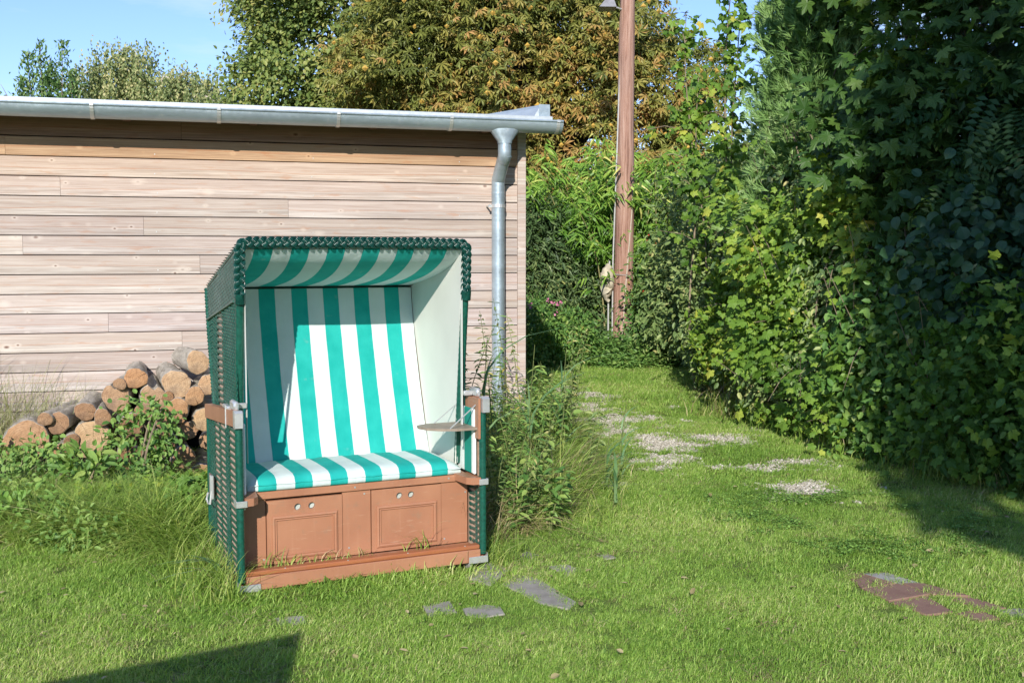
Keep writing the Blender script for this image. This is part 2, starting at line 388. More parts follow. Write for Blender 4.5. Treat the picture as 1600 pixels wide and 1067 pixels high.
def m_endgrain():
    m, nt = newmat('cut_wood'); L = nt.links.new; tc = node(nt, 'ShaderNodeTexCoord'); oi = node(nt, 'ShaderNodeObjectInfo')
    mp = node(nt, 'ShaderNodeMapping'); mp.inputs['Scale'].default_value = (1, .0, 1); L(tc.outputs['Object'], mp.inputs['Vector'])
    w = node(nt, 'ShaderNodeTexWave', wave_type='RINGS', rings_direction='SPHERICAL'); w.inputs['Scale'].default_value = 22; w.inputs['Distortion'].default_value = 3; w.inputs['Detail'].default_value = 3
    L(mp.outputs[0], w.inputs['Vector'])
    n = noise(nt, 9, 5, tc.outputs['Object']); n2 = noise(nt, 60, 4, tc.outputs['Object'])
    c = ramp(nt, n, [(.3, (.38, .235, .13)), (.5, (.50, .35, .21)), (.72, (.60, .47, .32))])
    c = mixc(nt, math_(nt, 'MULTIPLY', w.outputs['Fac'], .45), c, (.30, .18, .10))
    c = mixc(nt, ramp(nt, n2, [(.5, (0,)*3), (.72, (.6,)*3)]), c, (.20, .14, .09)); c = mixc(nt, ramp(nt, noise(nt, 6, 3, tc.outputs['Object']), [(.52, (0,)*3), (.62, (.55,)*3)]), c, (.17, .11, .07))
    # fine drying checks running out from the heart
    sp = node(nt, 'ShaderNodeSeparateXYZ'); L(tc.outputs['Object'], sp.inputs[0]); an = math_(nt, 'ARCTAN2', sp.outputs[2], sp.outputs[0])
    ca = node(nt, 'ShaderNodeCombineXYZ'); L(math_(nt, 'MULTIPLY', an, 3.0), ca.inputs[0]); L(math_(nt, 'MULTIPLY', oi.outputs['Random'], 50.0), ca.inputs[1])
    ra = noise(nt, 1.0, 5, ca.outputs[0], .75)
    c = mixc(nt, ramp(nt, ra, [(.36, (.95,)*3), (.41, (.0,)*3)]), c, (.09, .055, .03)); c = mixc(nt, ramp(nt, ra, [(.5, (0,)*3), (.75, (.4,)*3)]), c, (.36, .24, .14))
    c = mixc(nt, 1.0, c, oi.outputs['Color'], 'MULTIPLY')
    finish(nt, c, .8, .2, bump=n2, bstr=.5, bdist=.004); return m
def m_ground():
    m, nt = newmat('lawn_soil'); g = node(nt, 'ShaderNodeNewGeometry').outputs['Position']
    n = noise(nt, 1.1, 5, g, .6); n2 = noise(nt, 60, 4, g, .7); n3 = noise(nt, 7, 4, g)
    c = ramp(nt, n2, [(.3, (.09, .13, .03)), (.55, (.19, .27, .06)), (.75, (.32, .33, .12))])
    c = mixc(nt, ramp(nt, n, [(.45, (0,)*3), (.7, (.5,)*3)]), c, (.13, .115, .05))
    c = mixc(nt, ramp(nt, n3, [(.45, (0,)*3), (.75, (.4,)*3)]), c, (.07, .12, .02))
    finish(nt, c, .95, .1, bump=n2, bstr=.9, bdist=.03); return m
def m_gravel():
    m, nt = newmat('gravel'); g = node(nt, 'ShaderNodeNewGeometry').outputs['Position']
    vo = node(nt, 'ShaderNodeTexVoronoi'); vo.inputs['Scale'].default_value = 48; nt.links.new(g, vo.inputs['Vector'])
    c = ramp(nt, vo.outputs['Color'], [(.1, (.25, .23, .16)), (.5, (.40, .37, .29)), (.9, (.54, .51, .43))])
    c = mixc(nt, ramp(nt, noise(nt, 2.5, 5, g), [(.5, (0,)*3), (.75, (.5,)*3)]), c, (.20, .18, .09))
    finish(nt, c, .9, .2, bump=vo.outputs['Distance'], bstr=.9, bdist=.01); return m
def m_slab(name, cols, moss=.5):
    m, nt = newmat(name); tc = node(nt, 'ShaderNodeNewGeometry').outputs['Position']; oi = node(nt, 'ShaderNodeObjectInfo')
    n = noise(nt, 9, 6, tc, .65); n2 = noise(nt, 120, 3, tc)
    c = ramp(nt, n, [(.3, cols[0]), (.7, cols[1])]); c = mixc(nt, ramp(nt, noise(nt, 25, 5, tc, .7), [(.62, (0,)*3), (.70, (moss,)*3)]), c, cols[2])
    c = mixc(nt, math_(nt, 'MULTIPLY', n2, .25), c, (.08, .07, .06))
    finish(nt, c, .85, .25, bump=n2, bstr=.4, bdist=.003); return m

M = {}
M['board'] = m_board(); M['stripe'] = m_stripe(); M['wicker'] = m_wicker(); M['paint'] = m_paint(); M['varnish'] = m_varnish()
M['braid'] = m_wicker('green_braid', (.005, .050, .038), (.015, .075, .062), .24)
M['wrap'] = m_wicker('green_wrapped_post', (.005, .075, .050), (.02, .10, .075), .35)
M['cream'] = simple('cream_lining', (.66, .655, .60), .6, .3, var=.05, scale=4, bstr=.1)
M['tan'] = simple('tan_lining', (.50, .36, .27), .7, .3, var=.2, scale=30)
M['zinc'] = m_metal('zinc', (.40, .48, .53), .40, .55, .2)
M['steel'] = m_metal('galvanised_steel', (.60, .61, .60), .35, .6)
M['roofmetal'] = m_metal('roof_trim_metal', (.56, .61, .63), .45, .4)
M['bark'] = m_bark('log_bark', (.20, .175, .14), (.58, .53, .45), (22, 5, 22), .02)
M['cut'] = m_endgrain()
M['trunk'] = m_bark('tree_bark', (.05, .04, .03), (.16, .13, .10), (6, 6, 2))
M['twig'] = simple('dry_twig', (.24, .19, .13), .8, .2, var=.3)
M['dark'] = simple('dark_recess', (.02, .017, .015), .9, .1)
M['caster'] = simple('grey_caster', (.30, .29, .28), .5, .4)
M['tray'] = simple('grey_brown_tray', (.27, .215, .165), .5, .4, var=.15)
M['rusty'] = simple('rusty_plate', (.22, .17, .14), .55, .5, metal=.4, var=.4)
M['ground'] = m_ground(); M['gravel'] = m_gravel()
M['slab_grey'] = m_slab('grey_concrete', ((.27, .25, .215), (.39, .365, .32), (.15, .15, .10)))
M['slab_red'] = m_slab('red_brown_paver', ((.22, .125, .095), (.31, .19, .145), (.28, .22, .17)), .35)
M['slab_pale'] = m_slab('pale_aggregate', ((.26, .25, .24), (.46, .45, .42), (.10, .10, .09)), .8)

# ------------------------------------------------------------------ ground
def sheet(name, xs, ys, z, mat, kind='structure'):
    V = [(x, y, z) for y in ys for x in xs]; nx = len(xs)
    F = [(j*nx+i, j*nx+i+1, (j+1)*nx+i+1, (j+1)*nx+i) for j in range(len(ys)-1) for i in range(nx-1)]
    me = bpy.data.meshes.new(name); me.from_pydata(V, [], F); me.update(); o = link(name, me, mat); tag(o, kind=kind); return o
ground = sheet('ground', np.linspace(-300, 300, 13), np.linspace(-300, 300, 13), 0, M['ground'])

# where gravel and paving lie (plan)
GR = [((.62, 11.6), (.45, 1.5)), ((.9, 10.3), (.5, .6)), ((.85, 11.9), (.45, .35)), ((1.45, 9.25), (.62, .32)), ((1.15, 8.35), (.35, .22)), ((1.35, 8.9), (.3, .4)),
      ((1.7, 8.0), (.28, .16)), ((2.08, 8.2), (.22, .13)), ((1.98, 7.3), (.2, .35)), ((1.1, 7.95), (.15, .1)), ((.75, 9.6), (.3, .4))]
def gravel_mask(P):
    P = np.asarray(P, float); m = np.full(len(P), -1.0)
    for (cx, cy), (rx, ry) in GR:
        m = np.maximum(m, 1 - ((P[:, 0]-cx)/rx)**2 - ((P[:, 1]-cy)/ry)**2)
    n = vnoise(P, 3.0)*.5 + vnoise(P*np.array([.6, 1.]), 7.0)*.45 + vnoise(P, 22.0)*.35
    return m*.7 + (n-.715)*3.1
def gravel_patch():
    st = .035; xs = np.arange(.0, 2.5, st); ys = np.arange(6.8, 13.2, st)
    X, Y = np.meshgrid(xs, ys); C = np.stack([X.ravel()+st/2, Y.ravel()+st/2], 1); ok = gravel_mask(C) > -.15
    C = C[ok]; n = len(C); h = st/2
    V = np.zeros((n, 4, 3)); V[:, :, 2] = .004
    for k, (a, b) in enumerate(((-h, -h), (h, -h), (h, h), (-h, h))): V[:, k, 0] = C[:, 0]+a; V[:, k, 1] = C[:, 1]+b
    i = np.arange(n)[:, None]*4; T = np.concatenate([i+np.array([0, 1, 2]), i+np.array([0, 2, 3])], 1).reshape(-1, 3)
    o = np_mesh('gravel_bed', V.reshape(-1, 3), T, M['gravel']); tag(o, kind='structure'); return C
gravel_cells = gravel_patch()

# pavers: (material, polygon)
PV = [('slab_grey', [(-.05, 5.10), (.02, 5.27), (.12, 5.20), (.29, 4.82), (.25, 4.72), (.13, 4.80), (.03, 4.97)], 'grey concrete slab in the grass right of the beach chair'),
      ('slab_grey', [(.18, 5.40), (.28, 5.44), (.36, 5.28), (.27, 5.24)], None),
      ('slab_grey', [(-.10, 5.06), (.0, 5.36), (-.12, 5.46), (-.24, 5.20)], None),
      ('slab_grey', [(.02, 5.58), (.08, 5.66), (.14, 5.60), (.08, 5.52)], None),
      ('slab_grey', [(-.40, 4.78), (-.28, 4.84), (-.24, 4.68), (-.36, 4.62)], None),
      ('slab_grey', [(-.22, 4.73), (-.13, 4.79), (-.05, 4.76), (-.03, 4.66), (-.13, 4.61), (-.20, 4.65)], None),
      ('slab_grey', [(.44, 5.60), (.50, 5.63), (.54, 5.56), (.48, 5.53)], None),
      ('slab_grey', [(-1.02, 4.60), (-.90, 4.64), (-.87, 4.53), (-.98, 4.50)], None),
      ('slab_red', [(1.63, 5.25), (1.71, 5.27), (1.83, 5.10), (1.64, 5.02)], None),
      ('slab_red', [(1.645, 5.012), (1.835, 5.09), (1.93, 4.93), (1.70, 4.83)], None),
      ('slab_red', [(1.705, 4.822), (1.90, 4.895), (1.93, 4.68), (1.80, 4.64)], None),
      ('slab_red', [(1.85, 5.10), (1.95, 5.10), (2.10, 4.90), (1.94, 4.925)], None),
      ('slab_red', [(1.935, 4.66), (2.05, 4.72), (2.10, 4.60), (2.0, 4.56)], None),
      ('slab_red', [(1.98, 4.87), (2.10, 4.89), (2.19, 4.74), (2.09, 4.70)], 'grey-brown'),
      ('slab_pale', [(1.72, 5.27), (1.85, 5.28), (1.95, 5.11), (1.84, 5.09)], 'pale aggregate slab'),
      ('slab_grey', [(2.14, 4.72), (2.26, 4.74), (2.28, 4.62), (2.17, 4.60)], None),
      ('slab_red', [(1.97, 4.20), (2.07, 4.25), (2.20, 4.12), (2.04, 4.07)], None)]
def pip(P, poly, grow=0.):
    P = np.asarray(P); c = np.mean(poly, 0); poly = c+(np.array(poly)-c)*(1+grow); ins = np.zeros(len(P), bool); j = len(poly)-1
    for i in range(len(poly)):
        a, b = poly[i], poly[j]
        t = ((a[1] > P[:, 1]) != (b[1] > P[:, 1])) & (P[:, 0] < (b[0]-a[0])*(P[:, 1]-a[1])/(b[1]-a[1]+1e-12)+a[0]); ins ^= t; j = i
    return ins
paving = empty('paving'); tag(paving, kind='structure')
for m, poly, lab in PV:
    b = MB(); c = np.mean(poly, 0); q = [tuple(c+(np.array(p)-c)*.99) for p in poly]; t = [tuple(c+(np.array(p)-c)*.965) for p in poly]
    n = len(q); hz = .009+random.uniform(-.003, .003)
    v = [(x, y, -.03) for x, y in q]+[(x, y, hz-.004) for x, y in q]+[(x, y, hz+random.uniform(-.001, .001)) for x, y in t]
    f = [tuple(range(2*n, 3*n))]+[(i, (i+1) % n, (i+1) % n+n, i+n) for i in range(n)]+[(i+n, (i+1) % n+n, (i+1) % n+2*n, i+2*n) for i in range(n)]
    o = b.add(v, f).build('paver', M[m], paving)
    if lab: o['label'] = lab

# ------------------------------------------------------------------ shed
K = .29; WC = 9.5                                   # wall line: Y = WC + K*X
th = math.atan(K)
shed = empty('shed', (0, WC, 0), th)
tag(shed, 'shed clad in weathered pinkish larch boards behind the beach chair and woodpile', 'shed')
XR = .10*math.cos(th)+.02                           # right corner in shed coords
XL = -8.5
H0 = 2.328; PT = .1508
joints = {4: [-6.0, -3.02], 3: [-1.9], 2: [-3.62], 1: [-5.0], 5: [-3.9, -.9], 6: [-2.6], 7: [-4.35, -1.2], 8: [-2.3], 9: [-3.3], 10: [-5.2, -2.75], 11: [-1.5], 12: [-3.0], 0: [-4.0], -1: [-2.72], -2: [-2.9]}
tints = {}
def board(x0, x1, z0, z1, tint, y=0.0):
    b = MB(); t = .022
    # shiplap: lower lip proud, rebated shadow gap at the top
    prof = [(-t, z0), (-t-.001, z0+.003), (-t, z1-.013), (-t+.006, z1-.0075), (-.002, z1-.0075), (-.002, z0)]
    b.prism([(p[0]+y, p[1]) for p in prof], 0, x0+.001, x1-.001)
    o = b.build('board', M['board'], shed); o.color = (*tint, 1); return o
for i in range(-2, 15):
    z1 = H0 - i*PT + PT; z0 = z1-PT
    z0 = max(z0, .06)
    if z1 < .12: break
    js = [XL]+sorted(joints.get(i, [-3.3-.4*(i % 3)]))+[XR-.075]
    js = [js[0]]+[j for j in js[1:-1]]+[js[-1]]
    for a, c in zip(js[:-1], js[1:]):
        k = random.uniform(.88, 1.08)
        tint = (k, k*random.uniform(.97, 1.01), k*random.uniform(.95, 1.02))
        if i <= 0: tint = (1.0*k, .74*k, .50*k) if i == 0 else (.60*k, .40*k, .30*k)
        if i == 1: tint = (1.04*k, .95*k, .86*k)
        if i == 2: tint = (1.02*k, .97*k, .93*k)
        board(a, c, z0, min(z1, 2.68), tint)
t_ = MB().box((XR-.075+.0015, -.034, .06), (XR, .03, 2.66), .003).build('corner_board', M['board'], shed); t_.color = (1.02, 1.0, .98, 1)
# screws at the board joints and studs
sb = MB()
for i in range(0, 14):
    for x in np.arange(-7.8, XR-.1, 1.22):
        for dz in (.03,):
            xx = x+random.uniform(-.01, .01); zz = H0-i*PT+dz; sb.box((xx-.004, -.0245, zz-.004), (xx+.004, -.0215, zz+.004), .001)
sb.build('screw', M['steel'], shed, kind='stuff')
# hidden body, side wall, roof
wb = MB(); wb.box((XL, .001, .0), (XR-.012, .02, 2.68)); wb.build('wall_sheathing', M['dark'], shed)
for k in range(17):
    z0 = .06+k*PT
    b = MB(); prof = [(XR+.0, z0), (XR+.012, z0+.002), (XR+.012, z0+PT-.012), (XR, z0+PT-.006)]
    b.prism([(p[0], p[1]) for p in prof], 1, .032, 5.0); 
    o = b.build('board', M['board'], shed)
    o.color = (.95, .92, .9, 1)
wb = MB(); wb.box((XR-.012, .031, .0), (XR-.001, 5.0, 2.68)); wb.build('wall_sheathing', M['dark'], shed)
sl = .08
rf = MB(); v = []
for (y, z) in ((-.24, 2.745), (5.2, 2.745+5.44*sl)):
    for x in (XL, XR+.14): v += [(x, y, z), (x, y, z+.022)]
rf.add(v, [(0, 2, 3, 1), (4, 5, 7, 6), (0, 1, 5, 4), (2, 6, 7, 3), (1, 3, 7, 5), (0, 4, 6, 2)]); rf.build('roof', M['roofmetal'], shed)
# front drip edge of the roof
MB().box((XL, -.312, 2.722), (XR+.15, -.241, 2.768), .004).build('drip_edge', M['roofmetal'], shed)
# rafters
for x in np.arange(-7.9, XR, .95):
    b = MB(); b.prism([(-.20, 2.64), (-.20, 2.735), (-.026, 2.742), (-.026, 2.64)], 0, x, x+.06); b.build('rafter', M['board'], shed).color = (.42, .28, .22, 1)
# raised verge at the right end
b = MB(); v = []
for (y, z) in ((-.20, 2.775), (5.1, 2.775+5.3*sl)):
    for x in (XR+.075, XR+.155): v += [(x, y, z), (x, y, z+.10)]
b.add(v, [(0, 2, 3, 1), (4, 5, 7, 6), (0, 1, 5, 4), (2, 6, 7, 3), (1, 3, 7, 5), (0, 4, 6, 2)]); b.build('verge_trim', M['roofmetal'], shed)
MB().box((XR+.062, -.206, 2.772), (XR+.16, -.200, 2.880), .002).build('verge_end_cap', M['zinc'], shed)
b = MB(); b.add([(XR+.02, -.2, 2.775), (XR+.066, -.2, 2.778), (XR+.066, -.2, 2.855), (XR+.02, 3., 2.99), (XR+.066, 3., 2.99), (XR+.066, 3., 3.10)], [(0, 1, 2), (3, 5, 4), (0, 2, 5, 3), (0, 3, 4, 1), (1, 4, 5, 2)]); b.build('flashing', M['roofmetal'], shed)
# gutter: half-round channel with thickness
def gutter(x0, x1, cy, cz, r):
    prof = []
    for k in range(17):
        a = math.pi + math.pi*k/16; prof.append((cy+r*math.cos(a), cz+r*math.sin(a)))
    inner = [(cy+(r-.003)*math.cos(math.pi+math.pi*k/16), cz+(r-.003)*math.sin(math.pi+math.pi*k/16)) for k in range(16, -1, -1)]
    b = MB(); b.prism(prof+inner, 0, x0, x1)
    b.tube([(x0, cy-r-.004, cz+.002), (x1, cy-r-.004, cz+.002)], .009, 8)
    # closed end
    b.prism(prof, 0, x1-.002, x1+.003)
    return b
GY, GZ, GRr = -.345, 2.672, .092
g = gutter(XL, XR+.20, GY, GZ, GRr).build('gutter', M['zinc'], shed, smooth=True)
for x in np.arange(-8.0, XR+.2, .905)+.13:
    b = MB(); pts = [(x, GY+(GRr+.003)*math.cos(math.pi+math.pi*k/12), GZ+(GRr+.003)*math.sin(math.pi+math.pi*k/12)) for k in range(0, 13)]
    n = len(pts); v = []
    for p in pts:
        d = Vector((0, p[1]-GY, p[2]-GZ)).normalized()
        for s in (-.014, .014): v.append((x+s, p[1], p[2])); v.append((x+s, p[1]+d.y*.003, p[2]+d.z*.003))
    f = []
    for i in range(n-1):
        a = i*4; c = a+4; f += [(a+1, a+3, c+3, c+1), (a, c, c+2, a+2), (a, a+1, c+1, c), (a+2, c+2, c+3, a+3)]
    b.add(v, f); b.box((x-.014, GY-GRr-.014, GZ-.01), (x+.014, GY-GRr-.004, GZ+.014), .002)
    b.box((x-.014, GY+GRr-.003, GZ-.005), (x+.014, -.03, GZ+.001), .001)
    b.build('gutter_bracket', M['steel'], g)
for o_ in kids(shed):
    if o_.name.split('.')[0] in ('roof', 'drip_edge', 'rafter', 'verge_trim', 'verge_end_cap', 'flashing'): o_.location.z = -.04
# hopper and downpipe
DX = XR-.275; DY = -.125
hp = MB()
v = []
for (z, hx, cy, hy) in ((GZ-.045, .135, GY, .066), (GZ-.07, .135, GY, .066), (GZ-.165, .060, GY, .058), (GZ-.185, .058, GY, .058)):
    for k in range(16):
        a = 2*math.pi*k/16; ca, sa = math.cos(a), math.sin(a); e = .75
        x = math.copysign(abs(ca)**e, ca)*hx; y = math.copysign(abs(sa)**e, sa)*hy; v.append((DX-.005+x, cy+y, z))
f = [(i*16+k, i*16+(k+1) % 16, (i+1)*16+(k+1) % 16, (i+1)*16+k) for i in range(3) for k in range(16)]
hp.add(v, f); 
dp = hp.build('rain_hopper', M['zinc'], shed, smooth=True)
path = [(DX-.005, GY, GZ-.18), (DX-.005, GY, GZ-.25)]
for k in range(1, 7): 
    t = k/6; a = t*math.pi/2; path.append((DX-.005+.005*t, GY+.05*(1-math.cos(a)), GZ-.25-.06*math.sin(a)))
path.append((DX+.0, DY-.05, GZ-.42))
for k in range(1, 7):
    t = k/6; a = t*math.pi/2; path.append((DX-.0, DY-.05+.05*math.sin(a), GZ-.42-.05*(1-math.cos(a))-.02))
path.append((DX, DY, .05))
pipe = MB(); pipe.tube(path, .055, 20, up=(1, 0, 0)); pipe_o = pipe.build('downpipe', M['zinc'], shed, smooth=True)
for z in (GZ-.285, 2.10, 2.07, .9, .87):
    b = MB(); b.tube([(DX, DY if z < 2.2 else GY+.012, z), (DX, DY if z < 2.2 else GY+.012, z-.012)], .0575, 20); b.build('pipe_collar', M['zinc'], pipe_o, smooth=True)
for z in (2.0, .6):
    b = MB(); b.tube([(DX, DY, z), (DX, DY, z-.028)], .060, 20); b.box((DX-.085, DY-.004, z-.026), (DX-.055, DY+.004, z-.002), .001); b.box((DX-.08, DY, z-.02), (DX-.07, -.023, z-.008), .001)
    b.build('pipe_clip', M['steel'], pipe_o)

# ------------------------------------------------------------------ beach chair (local: x = width, y = depth, z = up)
def clip_span(poly, t, axis=1):
    """intersections of a polygon (s,t) with the line t = const"""
    xs = []
    for i in range(len(poly)):
        a, b = poly[i], poly[(i+1) % len(poly)]
        if (a[axis] > t) != (b[axis] > t): xs.append(a[1-axis]+(b[1-axis]-a[1-axis])*(t-a[axis])/(b[axis]-a[axis]))
    return (min(xs), max(xs)) if len(xs) >= 2 else None
def weave(poly, place, pt=.0215, hh=.0125, ps=.022, amp=.0035, closed=(), slope=0., tt=.0016):
    """flat woven strands: poly in (s,t); place(s,t,n) -> 3-D point; strands run along s; stakes along t"""
    b = MB(); T = [p[1] for p in poly]; t = min(T)+pt*.5; row = 0
    while t < max(T)-pt*.3:
        sp = clip_span(poly, t)
        if sp and sp[1]-sp[0] > .02:
            n = max(2, int((sp[1]-sp[0])/(ps*.5))); v = []
            for i in range(n+1):
                s = sp[0]+(sp[1]-sp[0])*i/n; o = amp*math.cos(math.pi*s/ps+math.pi*row)
                z = t+slope*(s-sp[0])
                v += [place(s, z-hh/2, o+tt*.3), place(s, z, o+tt), place(s, z+hh/2, o+tt*.3)]
            f = []
            for i in range(n): a = i*3; f += [(a, a+3, a+4, a+1), (a+1, a+4, a+5, a+2)]
            b.add(v, f)
        t += pt; row += 1
    # stakes: narrow uprights every ps inside closed columns
    for (c0, c1) in closed:
        s = c0+ps/2
        while s < c1:
            sp = clip_span(poly, s, 0)
            if sp:
                m = max(2, int((sp[1]-sp[0])/pt)*1); v = []
                w = ps*.36
                for j in range(m*2+1):
                    tz = sp[0]+(sp[1]-sp[0])*j/(m*2)
                    for ds in (-w, w): v.append(place(s+ds, tz, .0005))
                b.add(v, [(j*2, j*2+1, j*2+3, j*2+2) for j in range(m*2)])
            s += ps
    return b
def columns(cols, span, place, ps=.024, hole=.0305):
    """uprights of close basket weave (flag 1) and open columns where only pinched strands cross (flag 0)"""
    b = MB()
    for (a, c, closed) in cols:
        m = max(1, round((c-a)/ps)); w = (c-a)/m
        if closed:
            # every cell a small bulging square, alternately upright and level, so the plait is real relief
            for i in range(m):
                y0 = a+i*w; lo, hi = span(y0+w*.5); k = 0; z = lo
                while z < hi-.004:
                    z1 = min(hi, z+.0155); o = .0030 if (i+k) % 2 else .0005; e = .0012
                    q = [(y0+e, z+e), (y0+w-e, z+e), (y0+w-e, z1-e), (y0+e, z1-e)]; ym, zm = y0+w/2, (z+z1)/2
                    v = [place(p, r_, o-.0022) for p, r_ in q]+[place(ym-w*.2, zm-.004, o+.0015), place(ym+w*.2, zm-.004, o+.0015), place(ym+w*.2, zm+.004, o+.0015), place(ym-w*.2, zm+.004, o+.0015)]
                    b.add(v, [(0, 1, 5, 4), (1, 2, 6, 5), (2, 3, 7, 6), (3, 0, 4, 7), (4, 5, 6, 7)]); z = z1; k += 1
                b.add([place(y0, lo, -.0028), place(y0+w, lo, -.0028), place(y0+w, hi, -.0028), place(y0, hi, -.0028)], [(0, 1, 2, 3)])
        else:
            lo, hi = span((a+c)/2); lo0, hi0 = span(a), span(c); z = max(lo, .0)+hole*.5
            while z < hi-.004:
                n = 4; v = []
                for j in range(n+1):
                    t = j/n; y = a+(c-a)*t; h = .0078+.0030*abs(2*t-1); zz = z+.001*math.sin(z*40+j)
                    if zz > span(y)[1]: zz = span(y)[1]
                    v += [place(y, zz-h, .0), place(y, zz, .003), place(y, zz+h, .0)]
                b.add(v, [q for j in range(n) for q in ((j*3, j*3+3, j*3+4, j*3+1), (j*3+1, j*3+4, j*3+5, j*3+2))]); z += hole
    return b
def braid(path, width=.047, thick=.024, pitch=.102, r=.0036, norm=None, side=None):
    """three plaited strands, each of three cords, along a polyline; norm/side give the frame per point"""
    P = [Vector(p) for p in path]; cum = [0]
    for a, c in zip(P[:-1], P[1:]): cum.append(cum[-1]+(c-a).length)
    Ltot = cum[-1]; b = MB(); n = int(Ltot/pitch*18)
    def at(s):
        for i in range(len(P)-1):
            if s <= cum[i+1] or i == len(P)-2:
                k = (s-cum[i])/(cum[i+1]-cum[i]); return P[i].lerp(P[i+1], k), Vector(side[i]).lerp(Vector(side[i+1]), k).normalized(), Vector(norm[i]).lerp(Vector(norm[i+1]), k).normalized()
    for st in range(3):
        for cd in (-1.5, -.5, .5, 1.5):
            pts = []
            for i in range(n+1):
                s = Ltot*i/n; p, sd_, nm = at(s); a = 2*math.pi*s/pitch + 2*math.pi*st/3
                x = (width/2-.008)*math.sin(a); y = (thick/2-.004)*math.sin(2*a)
                t = (at(min(s+.004, Ltot))[0]-at(max(s-.004, 0))[0]).normalized()
                tx = (width/2)*math.cos(a)*2*math.pi/pitch
                tv = (t + sd_*tx).normalized(); off = nm.cross(tv).normalized()
                pts.append(p + sd_*x + nm*(y+(.0015 if abs(cd) < 1 else 0)) + off*(cd*.0060))
            b.tube(pts, r, 5)
    return b
def hole_panel(b, x0, x1, z0, z1, holes, yf, yb, n=20):
    """a board facing -y with round through holes (one row): polygons fanned round each hole"""
    xs = [x0]; 
    for (hx, hz, r) in holes: xs += [hx-r*1.4, hx+r*1.4]
    xs.append(x1)
    def quad(a, c, z_0, z_1): b.add([(a, yf, z_0), (c, yf, z_0), (c, yf, z_1), (a, yf, z_1)], [(0, 1, 2, 3)])
    hz, r0 = holes[0][1], holes[0][2]; za, zb = hz-r0*1.4, hz+r0*1.4
    quad(x0, x1, z0, za); quad(x0, x1, zb, z1)
    for i in range(0, len(xs), 2): quad(xs[i], xs[i+1], za, zb)
    for (hx, hz_, r) in holes:
        ring = []; sq = []
        for k in range(n):
            a = 2*math.pi*(k+.5)/n; c, s = math.cos(a), math.sin(a); m = max(abs(c), abs(s))
            ring.append((hx+r*c, yf, hz_+r*s)); sq.append((hx+r*1.4*c/m, yf, hz_+r*1.4*s/m))
        inn = [(p[0], yf+.016, p[2]) for p in ring]
        b.add(ring+sq+inn, [(k, (k+1) % n, n+(k+1) % n, n+k) for k in range(n)]+[(k, 2*n+k, 2*n+(k+1) % n, (k+1) % n) for k in range(n)])
        cs = [(hx+sx*r*1.4, yf, hz_+sz*r*1.4) for sx in (-1, 1) for sz in (-1, 1)]
    # edges of the board
    b.add([(x0, yf, z0), (x0, yb, z0), (x0, yb, z1), (x0, yf, z1), (x1, yf, z0), (x1, yb, z0), (x1, yb, z1), (x1, yf, z1)],
          [(0, 3, 2, 1), (4, 5, 6, 7), (3, 7, 6, 2), (0, 1, 5, 4)])

